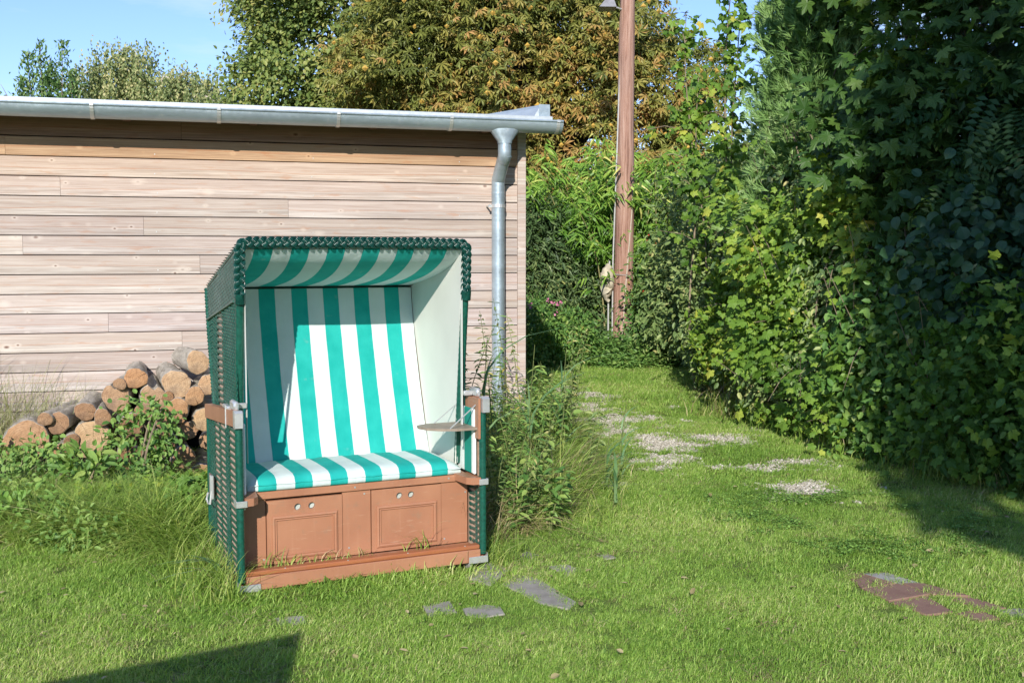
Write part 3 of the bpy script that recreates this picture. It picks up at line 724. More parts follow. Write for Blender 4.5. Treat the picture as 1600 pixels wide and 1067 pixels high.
def beach_chair():
    root = empty('beach_chair', (-.6816, 5.1233, 0), .4393)
    tag(root, 'roofed two-seat wicker beach chair with green and white striped cushions on the lawn', 'beach chair')
    D_ = .783; HB = .616
    zr = lambda w: .862-.055*w/D_                    # arm top line
    for s in (-1, 1):
        # posts
        b = MB(); path = [(s*(HB-.016), .016, .075), (s*(HB-.016), .016, .80)]
        rr = []; pts = []
        for k in range(2*44+1):
            z = .075+.725*k/88; pts.append((s*(HB-.017), .017, z)); rr.append(.0185 if k % 2 else .0172)
        b.tube(pts, rr, 10); b.build('front_post', M['wrap'], root, smooth=True, angle=60)
        b = MB(); b.box((s*(HB-.001), D_-.03, .07), (s*(HB-.032), D_, .75), .006); b.build('rear_post', M['wrap'], root)
        # side core board and woven faces
        poly = [(.034, .075), (D_-.03, .075), (D_-.03, .752), (.034, .79)]
        MB().prism([(.04, .08), (D_-.035, .08), (D_-.035, .745), (.04, .775)], 0, s*(HB-.020), s*(HB-.014)).build('side_lining', M['tan'], root)
        pl = lambda a, c, n, s=s: (s*(HB-.010+n), a, c)
        columns([(.586, D_-.03, 1), (.452, .586, 0), (.436, .452, 1), (.31, .436, 0), (.21, .31, 1), (.075, .21, 0), (.034, .075, 1)], lambda y: (.075, .79-.05*y), pl).build('wicker_side_panel', M['wicker'], root, smooth=True, kind='stuff')
        pl = lambda a, c, n, s=s: (s*(HB-.024-n), a, c)
        columns([(.034, .045, 1), (.045, .072, 0), (.072, .10, 1), (.10, .17, 0)], lambda y: (.10, .455), pl, ps=.02).build('wicker_inner_panel', M['wicker'], root, smooth=True, kind='stuff')
        # arm board with metal end bracket
        b = MB(); y0 = -.012
        b.prism([(y0+.035, zr(y0)-.072), (D_, zr(D_)-.072), (D_, zr(D_)-.006), (D_-.02, zr(D_)), (y0+.035, zr(y0))], 0, s*(HB+.004), s*(HB-.028))
        b.build('armrest', M['paint'], root)
        b = MB(); b.prism([(y0-.004, zr(0)-.074), (y0+.036, zr(0)-.074), (y0+.036, zr(0)+.003), (y0+.006, zr(0)+.003), (y0-.004, zr(0)-.006)], 0, s*(HB+.007), s*(HB-.030)); br = b.build('arm_bracket', M['steel'], root)
        # metal hinge box on the arm
        b = MB(); b.box((s*(HB-.004), .06, zr(.1)), (s*(HB-.03), .16, zr(.1)+.045), .008); b.box((s*(HB-.03), .11, zr(.1)+.005), (s*(HB-.075), .13, zr(.1)+.03), .003)
        b.cyl((s*(HB+.006), .20, zr(.2)+.02), (s*(HB+.006), .20, zr(.2)-.085), .004, 8); b.box((s*(HB+.004), .17, zr(.2)+.0), (s*(HB-.02), .29, zr(.2)+.018), .004)
        b.build('arm_hinge', M['steel'], root, smooth=True)
        # foot-level curved bracket board with metal strap
        xo = s*(HB-.003); b = MB(); prof = [(HB-.036, -.006), (HB-.075, .0), (HB-.10, .03), (HB-.115, .155), (HB-.034, .155)]
        b.prism([(s*p[0], p[1]) for p in prof], 2, .428, .463); b.build('seat_side_bracket', M['paint'], root)
        b = MB(); b.box((s*(HB+.004), -.010, .425), (s*(HB-.045), -.0055, .455), .002); b.box((s*(HB+.004), -.0055, .425), (s*(HB+.0005), .06, .455), .001); b.build('strap', M['steel'], root)
        # inner striped side cloth
        b = MB(); b.box((s*(HB-.052), .045, .47), (s*(HB-.036), .62, .80), .005); o = b.build('side_cloth', M['stripe_side'], root)
        # bottom metal corner
        b = MB(); b.box((s*(HB+.003), -.006, .032), (s*(HB-.10), .0, .066), .002); b.box((s*(HB+.003), .0, .032), (s*(HB+.0), .07, .080), .002); b.build('corner_plate', M['steel'], root)
        MB().box((s*(HB-.001), .036, .042), (s*(HB-.035), D_, .074), .003).build('base_rail', M['paint'], root)
        # casters
        for y in (.045, D_-.06):
            b = MB(); x = s*(HB-.085); b.cyl((x-.011, y, .028), (x+.011, y, .028), .030, 16); c = b.build('caster', M['caster'], root, smooth=True)
            b = MB(); b.box((x-.018, y-.014, .022), (x-.0135, y+.014, .045), .001); b.box((x+.0135, y-.014, .022), (x+.018, y+.014, .045), .001); b.box((x-.02, y-.02, .0405), (x+.02, y+.02, .0435), .001); b.build('fork', M['steel'], c)
    # base front
    MB().box((-HB+.1005, .0, .036), (HB-.1005, .028, .100), .003).build('front_rail', M['paint'], root)
    for s in (-1, 1): MB().box((s*(HB-.1), .0005, .036), (s*(HB-.036), .028, .100), .002).build('front_rail', M['paint'], root)
    MB().box((-HB+.036, .006, .1005), (HB-.036, .052, .122), .005).build('threshold_bar', M['varnish'], root)
    MB().box((-HB+.036, .0525, .080), (HB-.036, .158, .100), .002).build('footboard', M['paint'], root)
    MB().box((-HB+.036, D_-.03, .07), (HB-.036, D_-.003, .50), .003).build('rear_panel', M['paint'], root)
    # front panel frame and drawers
    zt = .420
    for (a, c) in ((-.578, -.4525), (-.0805, .0625), (.4335, .578)): MB().box((a, .162, .1005), (c, .180, zt-.0005), .002).build('front_panel', M['paint'], root)
    MB().box((-.56, .150, zt), (.56, .182, .455), .003).build('seat_rail', M['paint'], root)
    MB().box((-.578, .186, .1), (.578, .192, zt), .001).build('panel_back', M['dark'], root)
    for (a, c, z0, z1, hs, dd) in ((-.4495, -.0835, .103, .408, ((-.301, .368), (-.233, .369)), 0.0), (.0655, .4305, .105, .414, ((.21, .374), (.271, .375)), 0.0)):
        b = MB(); hole_panel(b, a, c, z0, z1, [(x, hs[0][1], .0165) for x, _ in hs], .157, .180)
        d = b.build('drawer_front', M['paint'], root)
        m0, m1 = a+.022, c-.022; n0, n1 = z0+.018, .335; wv = .026
        b = MB()
        def mould(p0, p1, inw):
            # one mitred length: section rises then falls
            p0 = Vector(p0); p1 = Vector(p1); inw = Vector(inw); dr = (p1-p0).normalized(); v = []
            for (k, h) in ((0, 0), (.15, .008), (.45, .011), (.7, .006), (.85, .008), (1., 0)):
                for q, sg in ((p0, 1), (p1, -1)):
                    pp = q + inw*(k*wv) + dr*(sg*k*wv); v.append((pp.x, .1568-h, pp.y))
            b.add(v, [(i*2, i*2+1, i*2+3, i*2+2) for i in range(5)])
        mould((m0, n0), (m1, n0), (0, 1)); mould((m1, n0), (m1, n1), (-1, 0)); mould((m1, n1), (m0, n1), (0, -1)); mould((m0, n1), (m0, n0), (1, 0))
        b.build('moulding', M['paint'], d)
        for (hx, hz) in hs:
            b = MB(); b.cyl((hx, .1745, hz), (hx, .1755, hz), .0163, 20); b.build('finger_hole', M['holepale'], d)
    # seat cushion with rounded front
    b = MB(); nx, prof = 44, []
    for (y, z) in ((.62, .465), (.62, .51), (.55, .522), (.40, .527), (.25, .527), (.19, .524), (.158, .512), (.143, .49), (.142, .468), (.15, .4575), (.3, .457)): prof.append((y, z))
    v = []
    for i in range(nx+1):
        x = -.537+1.074*i/nx; e = min(i, nx-i)/nx; k = min(1, e*14); sag = .004*math.sin(i*1.7)+.003*math.sin(i*.63+1)
        for (y, z) in prof:
            zz = .457+(z-.457)*(.62+.38*math.sin(k*math.pi/2))+ (sag*.5 if z > .5 else 0); yy = y+(.012*(1-k) if y < .2 else 0); v.append((x, yy, zz))
    m = len(prof); f = [(i*m+j, (i+1)*m+j, (i+1)*m+j+1, i*m+j+1) for i in range(nx) for j in range(m-1)]; f += [tuple(range(m)), tuple(nx*m+j for j in range(m-1, -1, -1))]
    b.add(v, f); b.build('seat_cushion', M['stripe'], root, smooth=True, angle=70)
    b = MB(); b.tube([(-.531+1.062*k/30, .1415+.0012*math.sin(k), .4885+.0015*math.sin(k*2.1)) for k in range(31)], .0032, 6); b.build('cushion_seam', M['stripe'], root, smooth=True)
    b = MB()
    for (x, y, z) in [(-.52, .1495, .437), (-.02, .1495, .438), (.47, .1495, .44), (-.55, .1615, .38), (-.465, .1615, .13), (.45, .1615, .13), (.565, .1615, .36), (-.05, .1615, .14), (.03, .1615, .40)]: b.cyl((x, y+.002, z), (x, y-.0012, z), .0048, 8)
    for (x, z) in [(-.40, .112), (-.1, .112), (.2, .112), (.5, .112)]: b.cyl((x, .012, z+.0085), (x, .012, z+.0112), .004, 8)
    b.build('screw_heads', M['steel'], root)
    # backrest cushion
    b = MB(); bl = ((.575, .47), (.60, .50), (.665, .66), (.735, .86), (.80, 1.06), (.85, 1.24), (.877, 1.385)); v = []; nx = 40
    for i in range(nx+1):
        x = -.536+1.072*i/nx
        for k, (y, z) in enumerate(bl): v.append((x, y+.003*math.sin(x*9+k), z))
        for (y, z) in bl[::-1]: v.append((x, y+.05, z-.01))
    m = 2*len(bl); f = [(i*m+j, (i+1)*m+j, (i+1)*m+(j+1) % m, i*m+(j+1) % m) for i in range(nx) for j in range(m)]+[tuple(range(m)), tuple(nx*m+j for j in range(m-1, -1, -1))]
    b.add(v, f); b.build('backrest', M['stripe'], root, smooth=True)
    # hood
    HI, HO = .540, .576
    inner = [(.138, 1.588), (.877, 1.392), (.86, 1.24), (.60, .47), (.235, .47)]
    outer = [(.120, 1.602), (.936, 1.400), (.886, 1.171), (.776, .838), (.70, .56), (.245, .56)]
    for s in (-1, 1):
        b = MB(); b.prism(inner, 0, s*HI, s*(HI+.006)); b.build('hood_side_lining', M['cream'], root)
        b = MB(); b.prism([(.145, 1.59), (.925, 1.39), (.876, 1.171), (.766, .838), (.69, .57), (.25, .57)], 0, s*(HI+.0075), s*(HO-.012)); b.build('hood_side_core', M['tan'], root)
        # upper panel weave follows the roof slope; lower panel is level
        up = [(.125, 1.590), (.930, 1.385), (.905, 1.235), (.185, 1.355)]
        pl = lambda a, c, n, s=s: (s*(HO-.004+n), a, c - (a-.125)*.21)
        upl = [(a, c+(a-.125)*.21) for a, c in up]
        weave(upl, pl, .0175, .0125, .024, .003, [(.13, .92)]).build('wicker_hood_panel', M['wicker_dusty'], root, smooth=True, kind='stuff')
        def span(y):
            top = 1.355-.165*(y-.185)
            rear = [(.70, .58), (.776, .838), (.886, 1.171), (.90, 1.24)]
            bot = .58
            for (a, c) in zip(rear[:-1], rear[1:]):
                if a[0] <= y <= c[0]: bot = a[1]+(c[1]-a[1])*(y-a[0])/(c[0]-a[0])
            if y > .90: bot = 1.3
            return (bot, top)
        pl = lambda a, c, n, s=s: (s*(HO-.004+n), a, c)
        columns([(.655, .895, 1), (.515, .655, 0), (.165, .515, 1)], span, pl).build('wicker_lower_hood_panel', M['wicker'], root, smooth=True, kind='stuff')
        # rolled border between the two panels and down the rear edge
        b = MB(); b.tube([(s*(HO+.001), .185, 1.350), (s*(HO+.001), .90, 1.230)], .0075, 6); b.build('wicker_border', M['wicker_dusty'], root, smooth=True)
        b = MB(); pts = [(s*(HO-.004), .94, 1.392), (s*(HO-.004), .893, 1.171), (s*(HO-.004), .783, .838), (s*(HO-.004), .705, .57)]
        pp = []; rr = []
        for (p0, p1) in zip(pts[:-1], pts[1:]):
            m_ = int((Vector(p1)-Vector(p0)).length/.009)
            for k in range(m_): pp.append(tuple(Vector(p0).lerp(Vector(p1), k/m_))); rr.append((.014, .0095)[len(pp) % 2])
        b.tube(pp, rr, 8); b.build('rear_rail', M['wicker'], root, smooth=True)
        # front post of the hood below the braid
        b = MB(); pts = []; rr = []
        for k in range(61):
            t = k/60; pts.append((s*(HI+.018), .130+.105*t+.012, 1.36-.86*t)); rr.append(.0205 if k % 2 else .0195)
        b.tube(pts, rr, 10); b.build('hood_post', M['wrap'], root, smooth=True, angle=60)
        b = MB(); b.tube([(s*(HI+.020), .126, 1.385), (s*(HI+.020), .134, 1.34)], .0245, 12); b.build('braid_ferrule', M['braid'], root, smooth=True)
        b = MB(); b.box((s*(HI-.003), .126, .60), (s*(HI-.0005), .150, 1.55), .0008); b.build('white_edge_strip', M['cream'], root)
        b = MB(); b.box((s*(HI+.009), .225, .50), (s*(HI+.012), .262, .62), .001); b.build('hood_pivot_strip', M['steel'], root)
    # top shell, rear shell, ceiling
    b = MB(); b.add([(-HO+.006, .125, 1.612), (HO-.006, .125, 1.612), (HO-.006, .936, 1.405), (-HO+.006, .936, 1.405), (-HO+.006, .125, 1.600), (HO-.006, .125, 1.600), (HO-.006, .93, 1.394), (-HO+.006, .93, 1.394)],
                    [(0, 1, 2, 3), (4, 7, 6, 5), (0, 4, 5, 1), (2, 6, 7, 3), (0, 3, 7, 4), (1, 5, 6, 2)]); b.build('hood_roof', M['wicker'], root)
    pl = lambda a, c, n: (a, .125+(c)*.969, 1.614-c*.248+n)
    weave([(-HO, 0), (HO, 0), (HO, .84), (-HO, .84)], pl, .024, .017, .03, .003, [(-HO+.02, HO-.02)]).build('wicker_roof_panel', M['wicker'], root, smooth=True, kind='stuff')
    rl = ((.936, 1.400), (.886, 1.171), (.776, .838), (.70, .56), (.70, .45))
    b = MB(); v = []
    for x in (-HO+.01, HO-.01):
        for (y, z) in rl: v.append((x, y, z))
        for (y, z) in rl[::-1]: v.append((x, y-.012, z))
    m = 10; b.add(v, [tuple(range(m)), tuple(range(2*m-1, m-1, -1))]+[(j, m+j, m+(j+1) % m, (j+1) % m) for j in range(m)]); b.build('hood_back', M['wicker'], root)
    b = MB(); v = []; nx, ny = 30, 16
    for i in range(nx+1):
        x = -.539+1.078*i/nx
        for j in range(ny+1):
            t = j/ny; y = .140+.735*t; base = 1.588-.190*t; sag = -.060*math.sin(math.pi*t**.62)*1.0
            z = base+sag*(1 - .25*abs(x/.54)**4); v.append((x, y, z))
    b.add(v, [(i*(ny+1)+j, (i+1)*(ny+1)+j, (i+1)*(ny+1)+j+1, i*(ny+1)+j+1) for i in range(nx) for j in range(ny)])
    b.add([(x, y, z+.008) for x, y, z in v], [(i*(ny+1)+j, i*(ny+1)+j+1, (i+1)*(ny+1)+j+1, (i+1)*(ny+1)+j) for i in range(nx) for j in range(ny)])
    b.build('ceiling_cloth', M['stripe'], root, smooth=True)
    # braid along the front edge of the hood
    X = HI+.020; zt = 1.618; c = .03; path = []; sd_ = []; nm = []
    def add(p, s_, n_): path.append(p); sd_.append(s_); nm.append(n_)
    for k in range(8): t = k/7; add((-X, .122+.012*(1-t), 1.37+(zt-c-1.37)*t), (1, 0, 0), (0, -1, 0))
    for k in range(1, 7): a = k/7*math.pi/2; add((-X+c-c*math.cos(a), .120, zt-c+c*math.sin(a)), (math.cos(a), 0, -math.sin(a)), (0, -1, 0))
    for k in range(13): t = k/12; add((-X+c+(2*X-2*c)*t, .118, zt+.004*math.sin(t*3.14)), (0, 0, -1), (0, -1, 0))
    for k in range(1, 7): a = math.pi/2-k/7*math.pi/2; add((X-c+c*math.cos(a), .120, zt-c+c*math.sin(a)), (-math.cos(a), 0, -math.sin(a)), (0, -1, 0))
    for k in range(8): t = 1-k/7; add((X, .122+.012*(1-t), 1.37+(zt-c-1.37)*t), (-1, 0, 0), (0, -1, 0))
    braid(path, side=sd_, norm=nm).build('braided_rim', M['braid'], root, smooth=True, angle=80)
    # left latch plate with handle
    b = MB(); x = -(HB+.012); b.box((x, .56, .36), (x+.010, .66, .47), .003); lp = b.build('latch_plate', M['rusty'], root)
    b = MB(); b.box((x-.012, .545, .355), (x+.006, .575, .475), .004); b.build('latch_cover', M['steel'], lp)
    b = MB(); b.tube([(x-.004, .66, .37), (x-.012, .66, .335), (x-.014, .60, .325), (x-.014, .55, .335), (x-.006, .55, .40)], .0055, 8); b.build('latch_handle', M['steel'], lp, smooth=True)
    # right arm: inner board, fold-down tray and stays
    xi = HB-.034
    b = MB(); b.prism([(.002, .655), (.245, .655), (.245, .852), (.002, .858)], 0, xi-.012, xi); tb = b.build('tray_back_board', M['paint'], root)
    b = MB(); tz = .712; b.prism([(xi-.0125, .012), (xi-.0125, .235), (xi-.20, .235), (xi-.26, .205), (xi-.27, .16), (xi-.25, .095), (xi-.19, .040), (xi-.12, .012)], 2, tz-.012, tz); b.build('folding_tray', M['tray'], root)
    b = MB(); b.tube([(xi-.014, .030, .822), (xi-.15, .028, .7135), (xi-.152, .028, .700)], .0035, 6); b.tube([(xi-.014, .225, .822), (xi-.16, .225, .7135)], .0028, 6); b.build('tray_stay', M['steel'], root, smooth=True)
    return root
M['stripe_side'] = None
def m_side():
    m, nt = newmat('striped_side_cloth'); L = nt.links.new
    tc = node(nt, 'ShaderNodeTexCoord'); sx = node(nt, 'ShaderNodeSeparateXYZ'); L(tc.outputs['Object'], sx.inputs[0])
    fr = math_(nt, 'FRACT', math_(nt, 'ADD', math_(nt, 'DIVIDE', math_(nt, 'SUBTRACT', sx.outputs[1], .075), .185), 10.0))
    c = mixc(nt, math_(nt, 'LESS_THAN', fr, .5), (.74, .78, .74), (.02, .26, .20)); finish(nt, c, .85, .15, bump=noise(nt, 12, 3, tc.outputs['Object']), bstr=.4, bdist=.01); return m
M['stripe_side'] = m_side()
M['wicker_dusty'] = m_wicker('dusty_green_wicker', (.035, .10, .08), (.26, .30, .28))
M['holepale'] = simple('pale_drawer_inside', (.42, .47, .44), .7, .3, var=.1)
chair = beach_chair()

# ------------------------------------------------------------------ firewood
def px(x, y, Y):
    f, p = 1709.4, .0763; a = (x-800)/f; b = (533.5-y)/f
    r = (a, math.cos(p)+b*math.sin(p), -math.sin(p)+b*math.cos(p)); t = Y/r[1]; return Vector((r[0]*t, Y, 1.55+r[2]*t))
def log(c, r, L=.8, yaw=0, tilt=0, tint=(1, 1, 1), label='', split=False, seed=0):
    n = 26; b = MB(); q = MB(); rr = np.random.default_rng(seed); ph = rr.uniform(0, 6.28, 4)
    def rad(a, y): return r*(1+.07*math.sin(2*a+ph[0])+.05*math.sin(3*a+ph[1]+y*3)+.03*math.sin(7*a+ph[2]+y*9)+.018*math.sin(11*a+ph[3]+y*21))
    ys = [0, .01, .06, .12, .2, .28, .38, .5, .62, L]; v = []
    for y in ys:
        for k in range(n):
            a = 2*math.pi*k/n; R_ = rad(a, y)*(1 if y > 0 else .97)*(1-.08*y)
            if split:   # a V-shaped cleft from the top
                d = abs(((a-math.pi/2+math.pi) % (2*math.pi))-math.pi)
                if d < .28: R_ *= .35+.65*d/.28
            v.append((R_*math.cos(a), y, R_*math.sin(a)))
    m = len(ys); b.add(v, [(i*n+k, i*n+(k+1) % n, (i+1)*n+(k+1) % n, (i+1)*n+k) for i in range(m-1) for k in range(n)]+[tuple((m-1)*n+k for k in range(n))])
    fv = [(v[k][0]*.93, -.003+rr.uniform(-.002, .002), v[k][2]*.93) for k in range(n)]+[(v[k][0]*.5, -.004+rr.uniform(-.003, .003), v[k][2]*.5) for k in range(n)]+[(0, -.004, 0)]
    rim = [(v[k][0], 0.0, v[k][2]) for k in range(n)]
    q.add(rim+fv, [(k, (k+1) % n, n+(k+1) % n, n+k) for k in range(n)]+[(n+k, n+(k+1) % n, 2*n+(k+1) % n, 2*n+k) for k in range(n)]+[(2*n+k, 2*n+(k+1) % n, 3*n) for k in range(n)])
    root = empty('firewood_log'); root.location = c; root.rotation_euler = (tilt, 0, yaw)
    tag(root, label, 'log', 'sawn logs stacked against the shed')
    b.build('bark', M['bark'], root, smooth=True, angle=50); e = q.build('cut_face', M['cut'], root, smooth=True); e.color = (*tint, 1)
LOGS = [ # px, py, radius px, tint (lowered on shaded logs, shade put into the colour), yaw offset, split, label
 (309, 566, 17.5, (1.1, 1.0, .9), .10, 0, 'highest log of the woodpile with grey flaky bark beside the beach chair hood'),
 (276, 600, 21.5, (1.12, 1.05, .98), .02, 0, 'big pale round log with a radial crack just below the highest log'),
 (212, 591, 16.5, (1.05, .72, .46), -.02, 0, 'orange log with a rotten hollow on top of the middle of the woodpile'),
 (326, 601, 16, (1.1, .95, .8), .0, 0, 'log half hidden by the wicker hood below the highest log'),
 (304, 619, 14.5, (.95, .72, .5), .02, 0, 'small orange log between the big pale round log and the beach chair'),
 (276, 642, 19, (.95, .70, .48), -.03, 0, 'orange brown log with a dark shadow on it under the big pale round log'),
 (240, 622, 20.5, (.95, .85, .8), .0, 1, 'split log with bramble leaves growing over it below the orange rotten log'),
 (181, 621, 21, (.9, .78, .72), -.03, 1, 'cleft log with a deep dark crack left of the orange rotten log'),
 (133, 643, 15, (.72, .55, .45), .06, 0, 'dark barked log with a cracked brown face over the large pale log'),
 (91, 661, 16.5, (.78, .60, .50), -.05, 0, 'narrow dark barked log between the two largest logs at the left'),
 (141, 686, 28, (1.15, 1.1, .95), .02, 0, 'large pale cream log left of the bramble plant'),
 (40, 690, 33, (1.0, .78, .62), .1, 0, 'largest rough brown log at the left end of the woodpile'),
 (294, 672, 14.5, (.85, .66, .52), .02, 0, 'small grey brown log near the armrest in the middle row'),
 (318, 655, 17, (1.15, 1.08, .9), .0, 0, 'cream coloured log partly behind the beach chair armrest'),
 (287, 717, 19, (.85, .62, .5), .03, 0, 'reddish brown log at the bottom right with leaf shadow on it'),
 (240, 734, 20, (.55, .38, .28), .0, 0, 'log with shade painted into its dark face at the bottom of the pile under the brambles'),  # dark tint paints the shade this log lies in
 (324, 689, 13, (.95, .75, .6), .0, 0, 'thin log edge showing behind the wicker side panel'),
 (97, 707, 14, (.95, .68, .5), .04, 0, 'small orange log low between the largest log and the pale cream log'),
 (187, 600, 9.5, (.8, .65, .55), .0, 0, 'thinnest log wedged beside the orange rotten log on top'),
 (318, 742, 18, (.8, .55, .42), .0, 0, 'lowest log at the foot of the beach chair side panel'),
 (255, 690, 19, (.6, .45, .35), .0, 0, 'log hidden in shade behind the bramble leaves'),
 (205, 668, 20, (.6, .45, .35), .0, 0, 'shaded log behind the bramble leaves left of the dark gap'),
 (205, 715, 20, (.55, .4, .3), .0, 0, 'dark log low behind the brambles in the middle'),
 (4, 728, 17, (.8, .6, .45), .0, 0, 'log at the left edge of the picture half covered by weeds'),
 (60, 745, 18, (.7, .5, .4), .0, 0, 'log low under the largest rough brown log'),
 (258, 660, 13, (.8, .6, .45), .2, 0, 'small brown log behind the top of the bramble leaves'), (222, 645, 12, (.7, .55, .42), -.1, 0, 'little dark log under the split bramble covered log'), (160, 652, 13, (.8, .62, .5), .1, 0, 'little log between the cleft log and the large pale cream log'), (112, 690, 12, (.6, .45, .35), 0, 0, 'little shaded log left of the large pale cream log'), (262, 620, 9, (.7, .5, .35), .1, 0, 'thin stick-like log between the split log and the big pale round log'), (70, 655, 11, (.75, .6, .5), -.15, 0, 'little log on top of the largest rough brown log'),
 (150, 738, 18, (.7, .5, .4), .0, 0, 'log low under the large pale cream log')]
for i, (x, y, rp, tint, yo, sp, lab) in enumerate(LOGS):
    u = (x-800)/1704.; Yw = WC/(1-K*u); Y = Yw-.86+random.uniform(-.03, .03)
    c = px(x, y, Y); log(c, rp*Y/1709.4*1.04, .80+random.uniform(-.1, .06), th+yo+random.uniform(-.09, .09), random.uniform(-.04, .05) if i else -.03, (tint[0]*.9, (tint[1]*.7+tint[0]*.3)*.92, (tint[2]*.65+tint[0]*.35)*.95), lab, bool(sp), i)

# ------------------------------------------------------------------ utility pole
def utility_pole():
    root = empty('utility_pole', (1.71, 17, 0)); tag(root, 'tall reddish brown wooden pole with a small lamp at the back of the lawn', 'pole')
    b = MB(); pts = []; rr = []
    for k in range(25):
        z = k*.36; pts.append((.0105*z*1.0+.01*math.sin(z), 0, z)); rr.append(.165-.0095*z+.004*math.sin(z*3))
    b.tube(pts, rr, 18); b.build('shaft', M['pole'], root, smooth=True)
    b = MB(); b.tube([(-.155, -.05, 0), (-.15, -.05, 1.5), (-.10, -.06, 3.2), (-.07, -.05, 4.2), (-.03, -.06, 5.2), (.0, -.05, 8)], .012, 6); b.build('cable', M['cablegrey'], root, smooth=True)
    b = MB(); b.tube([(-.02, -.175, .1), (.03, -.17, 1.0), (.14, -.10, 2.4), (.13, -.06, 3.0), (.12, -.05, 8)], .010, 6); b.build('rope', M['rope'], root, smooth=True)
    b = MB(); b.tube([(-.20, -.04, 1.30), (-.05, -.165, 1.29), (.10, -.14, 1.275), (.155, .0, 1.27)], .006, 6); b.build('wire_loop', M['steel'], root)
    b = MB(); b.tube([(-.02, -.05, 5.30), (-.12, -.1, 5.32), (-.2, -.12, 5.34)], .014, 8); b.build('lamp_arm', M['steel'], root)
    b = MB(); b.add([(-.18, -.2, 5.44), (-.18, .02, 5.44), (-.27, -.22, 5.46), (-.27, .04, 5.46), (-.14, -.26, 5.30), (-.14, .06, 5.30), (-.40, -.28, 5.30), (-.40, .08, 5.30)],
                    [(0, 1, 3, 2), (4, 6, 7, 5), (0, 4, 5, 1), (2, 3, 7, 6), (0, 2, 6, 4), (1, 5, 7, 3)]); b.build('lamp_shade', M['lampgrey'], root)
    # cloudy lump of old insulating foam tied to the pole, on a tube
    b = MB(); b.tube([(-.215, -.03, .2), (-.215, -.03, .9), (-.20, -.03, 1.5)], .013, 8); b.build('conduit', M['cablegrey'], root, smooth=True)
    return root
M['pole'] = None
def m_pole():
    m, nt = newmat('pole_wood'); tc = node(nt, 'ShaderNodeTexCoord').outputs['Object']
    n = noise(nt, 1, 7, tc, .7, (26, 26, 1.3), .4); n2 = noise(nt, 1.0, 3, tc, map_=(4, 4, .8)); n3 = noise(nt, 3, 4, tc)
    c = ramp(nt, n, [(.30, (.10, .05, .035)), (.46, (.33, .185, .135)), (.7, (.50, .34, .265))])
    c = mixc(nt, ramp(nt, n2, [(.5, (0,)*3), (.75, (.5,)*3)]), c, (.38, .27, .22))
    finish(nt, c, .85, .2, bump=n, bstr=.9, bdist=.02); return m
M['pole'] = m_pole()
M['cablegrey'] = simple('grey_cable', (.42, .42, .40), .6); M['rope'] = simple('beige_rope', (.46, .40, .31), .8); M['lampgrey'] = simple('grey_lamp', (.22, .22, .23), .5)
M['foam'] = simple('dirty_beige_foam', (.46, .41, .31), .95, .1, var=.3, scale=14, bstr=.9)
utility_pole()
b = MB(); pts = []; rr = []
for k in range(15): t = k/14; pts.append((.035*math.sin(k*1.9), .02*math.cos(k*2.3), 1.44-.56*t)); rr.append((.03+.075*math.sin(math.pi*min(1, t*1.05+.02)))*(1+.28*math.sin(k*2.7)))
b.tube(pts, rr, 14); fo = b.build('foam_bundle', M['foam'], None, smooth=True, angle=80); fo.location = (1.71-.245, 16.93, 0)
tag(fo, 'ragged beige foam bundle tied to the left side of the wooden pole', 'bundle')

# ------------------------------------------------------------------ second beach chair, just left of the viewpoint (its shadow lies on the lawn)
c2 = copy_tree(chair); c2.location = (-.99, .483, 0); c2.rotation_euler = (0, 0, R(96.4))
c2['label'] = 'second beach chair outside the left edge whose hood shadow lies on the lawn in front'

# ------------------------------------------------------------------ foliage materials
def LM(name, *a, **k):
    M[name] = leafmat(name, *a, **k); M[name+'_o'] = leafmat(name+'_leaf', *a, objrnd=True, **k)
G = lambda r, g, b: (r, g, b)
LM('linden', [(0, G(.07, .12, .03)), (.45, G(.16, .225, .055)), (.75, G(.29, .33, .09)), (1, G(.42, .38, .13))], trans=.22)
LM('chestnut', [(0, G(.10, .13, .03)), (.38, G(.22, .245, .055)), (.62, G(.35, .31, .08)), (.82, G(.42, .27, .085)), (1, G(.50, .30, .11))], trans=.2, big=.8)
LM('birch', [(0, G(0.108, 0.162, 0.054)), (.5, G(0.248, 0.302, 0.119)), (.85, G(0.389, 0.400, 0.173)), (1, G(0.562, 0.518, 0.259))], trans=.25)
LM('privet', [(0, G(0.054, 0.126, 0.036)), (.6, G(0.144, 0.252, 0.072)), (1, G(0.288, 0.378, 0.144))], trans=.25)
LM('bamboo', [(0, G(0.083, 0.190, 0.026)), (.5, G(0.193, 0.367, 0.053)), (.85, G(0.359, 0.506, 0.088)), (1, G(0.690, 0.658, 0.198))], trans=.32, rough=.4)
LM('darkbush', [(0, G(0.044, 0.090, 0.030)), (.5, G(0.100, 0.168, 0.060)), (.85, G(0.200, 0.264, 0.096)), (1, G(0.375, 0.384, 0.132))], trans=.2)
LM('hop', [(0, G(.07, .16, .02)), (.45, G(.17, .30, .04)), (.75, G(.30, .42, .055)), (.92, G(.46, .50, .08)), (1, G(.58, .48, .08))], trans=.34, big=1.2)
LM('conifer', [(0, G(0.095, 0.195, 0.048)), (.5, G(0.216, 0.364, 0.108)), (.85, G(0.378, 0.520, 0.204)), (1, G(0.540, 0.624, 0.300))], trans=.12)
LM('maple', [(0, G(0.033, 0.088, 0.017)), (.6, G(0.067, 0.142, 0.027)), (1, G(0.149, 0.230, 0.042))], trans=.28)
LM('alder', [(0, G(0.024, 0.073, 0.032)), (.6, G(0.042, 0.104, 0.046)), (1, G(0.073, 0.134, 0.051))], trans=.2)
LM('ash', [(0, G(0.027, 0.081, 0.022)), (.6, G(0.054, 0.121, 0.035)), (1, G(0.108, 0.176, 0.054))], trans=.25)
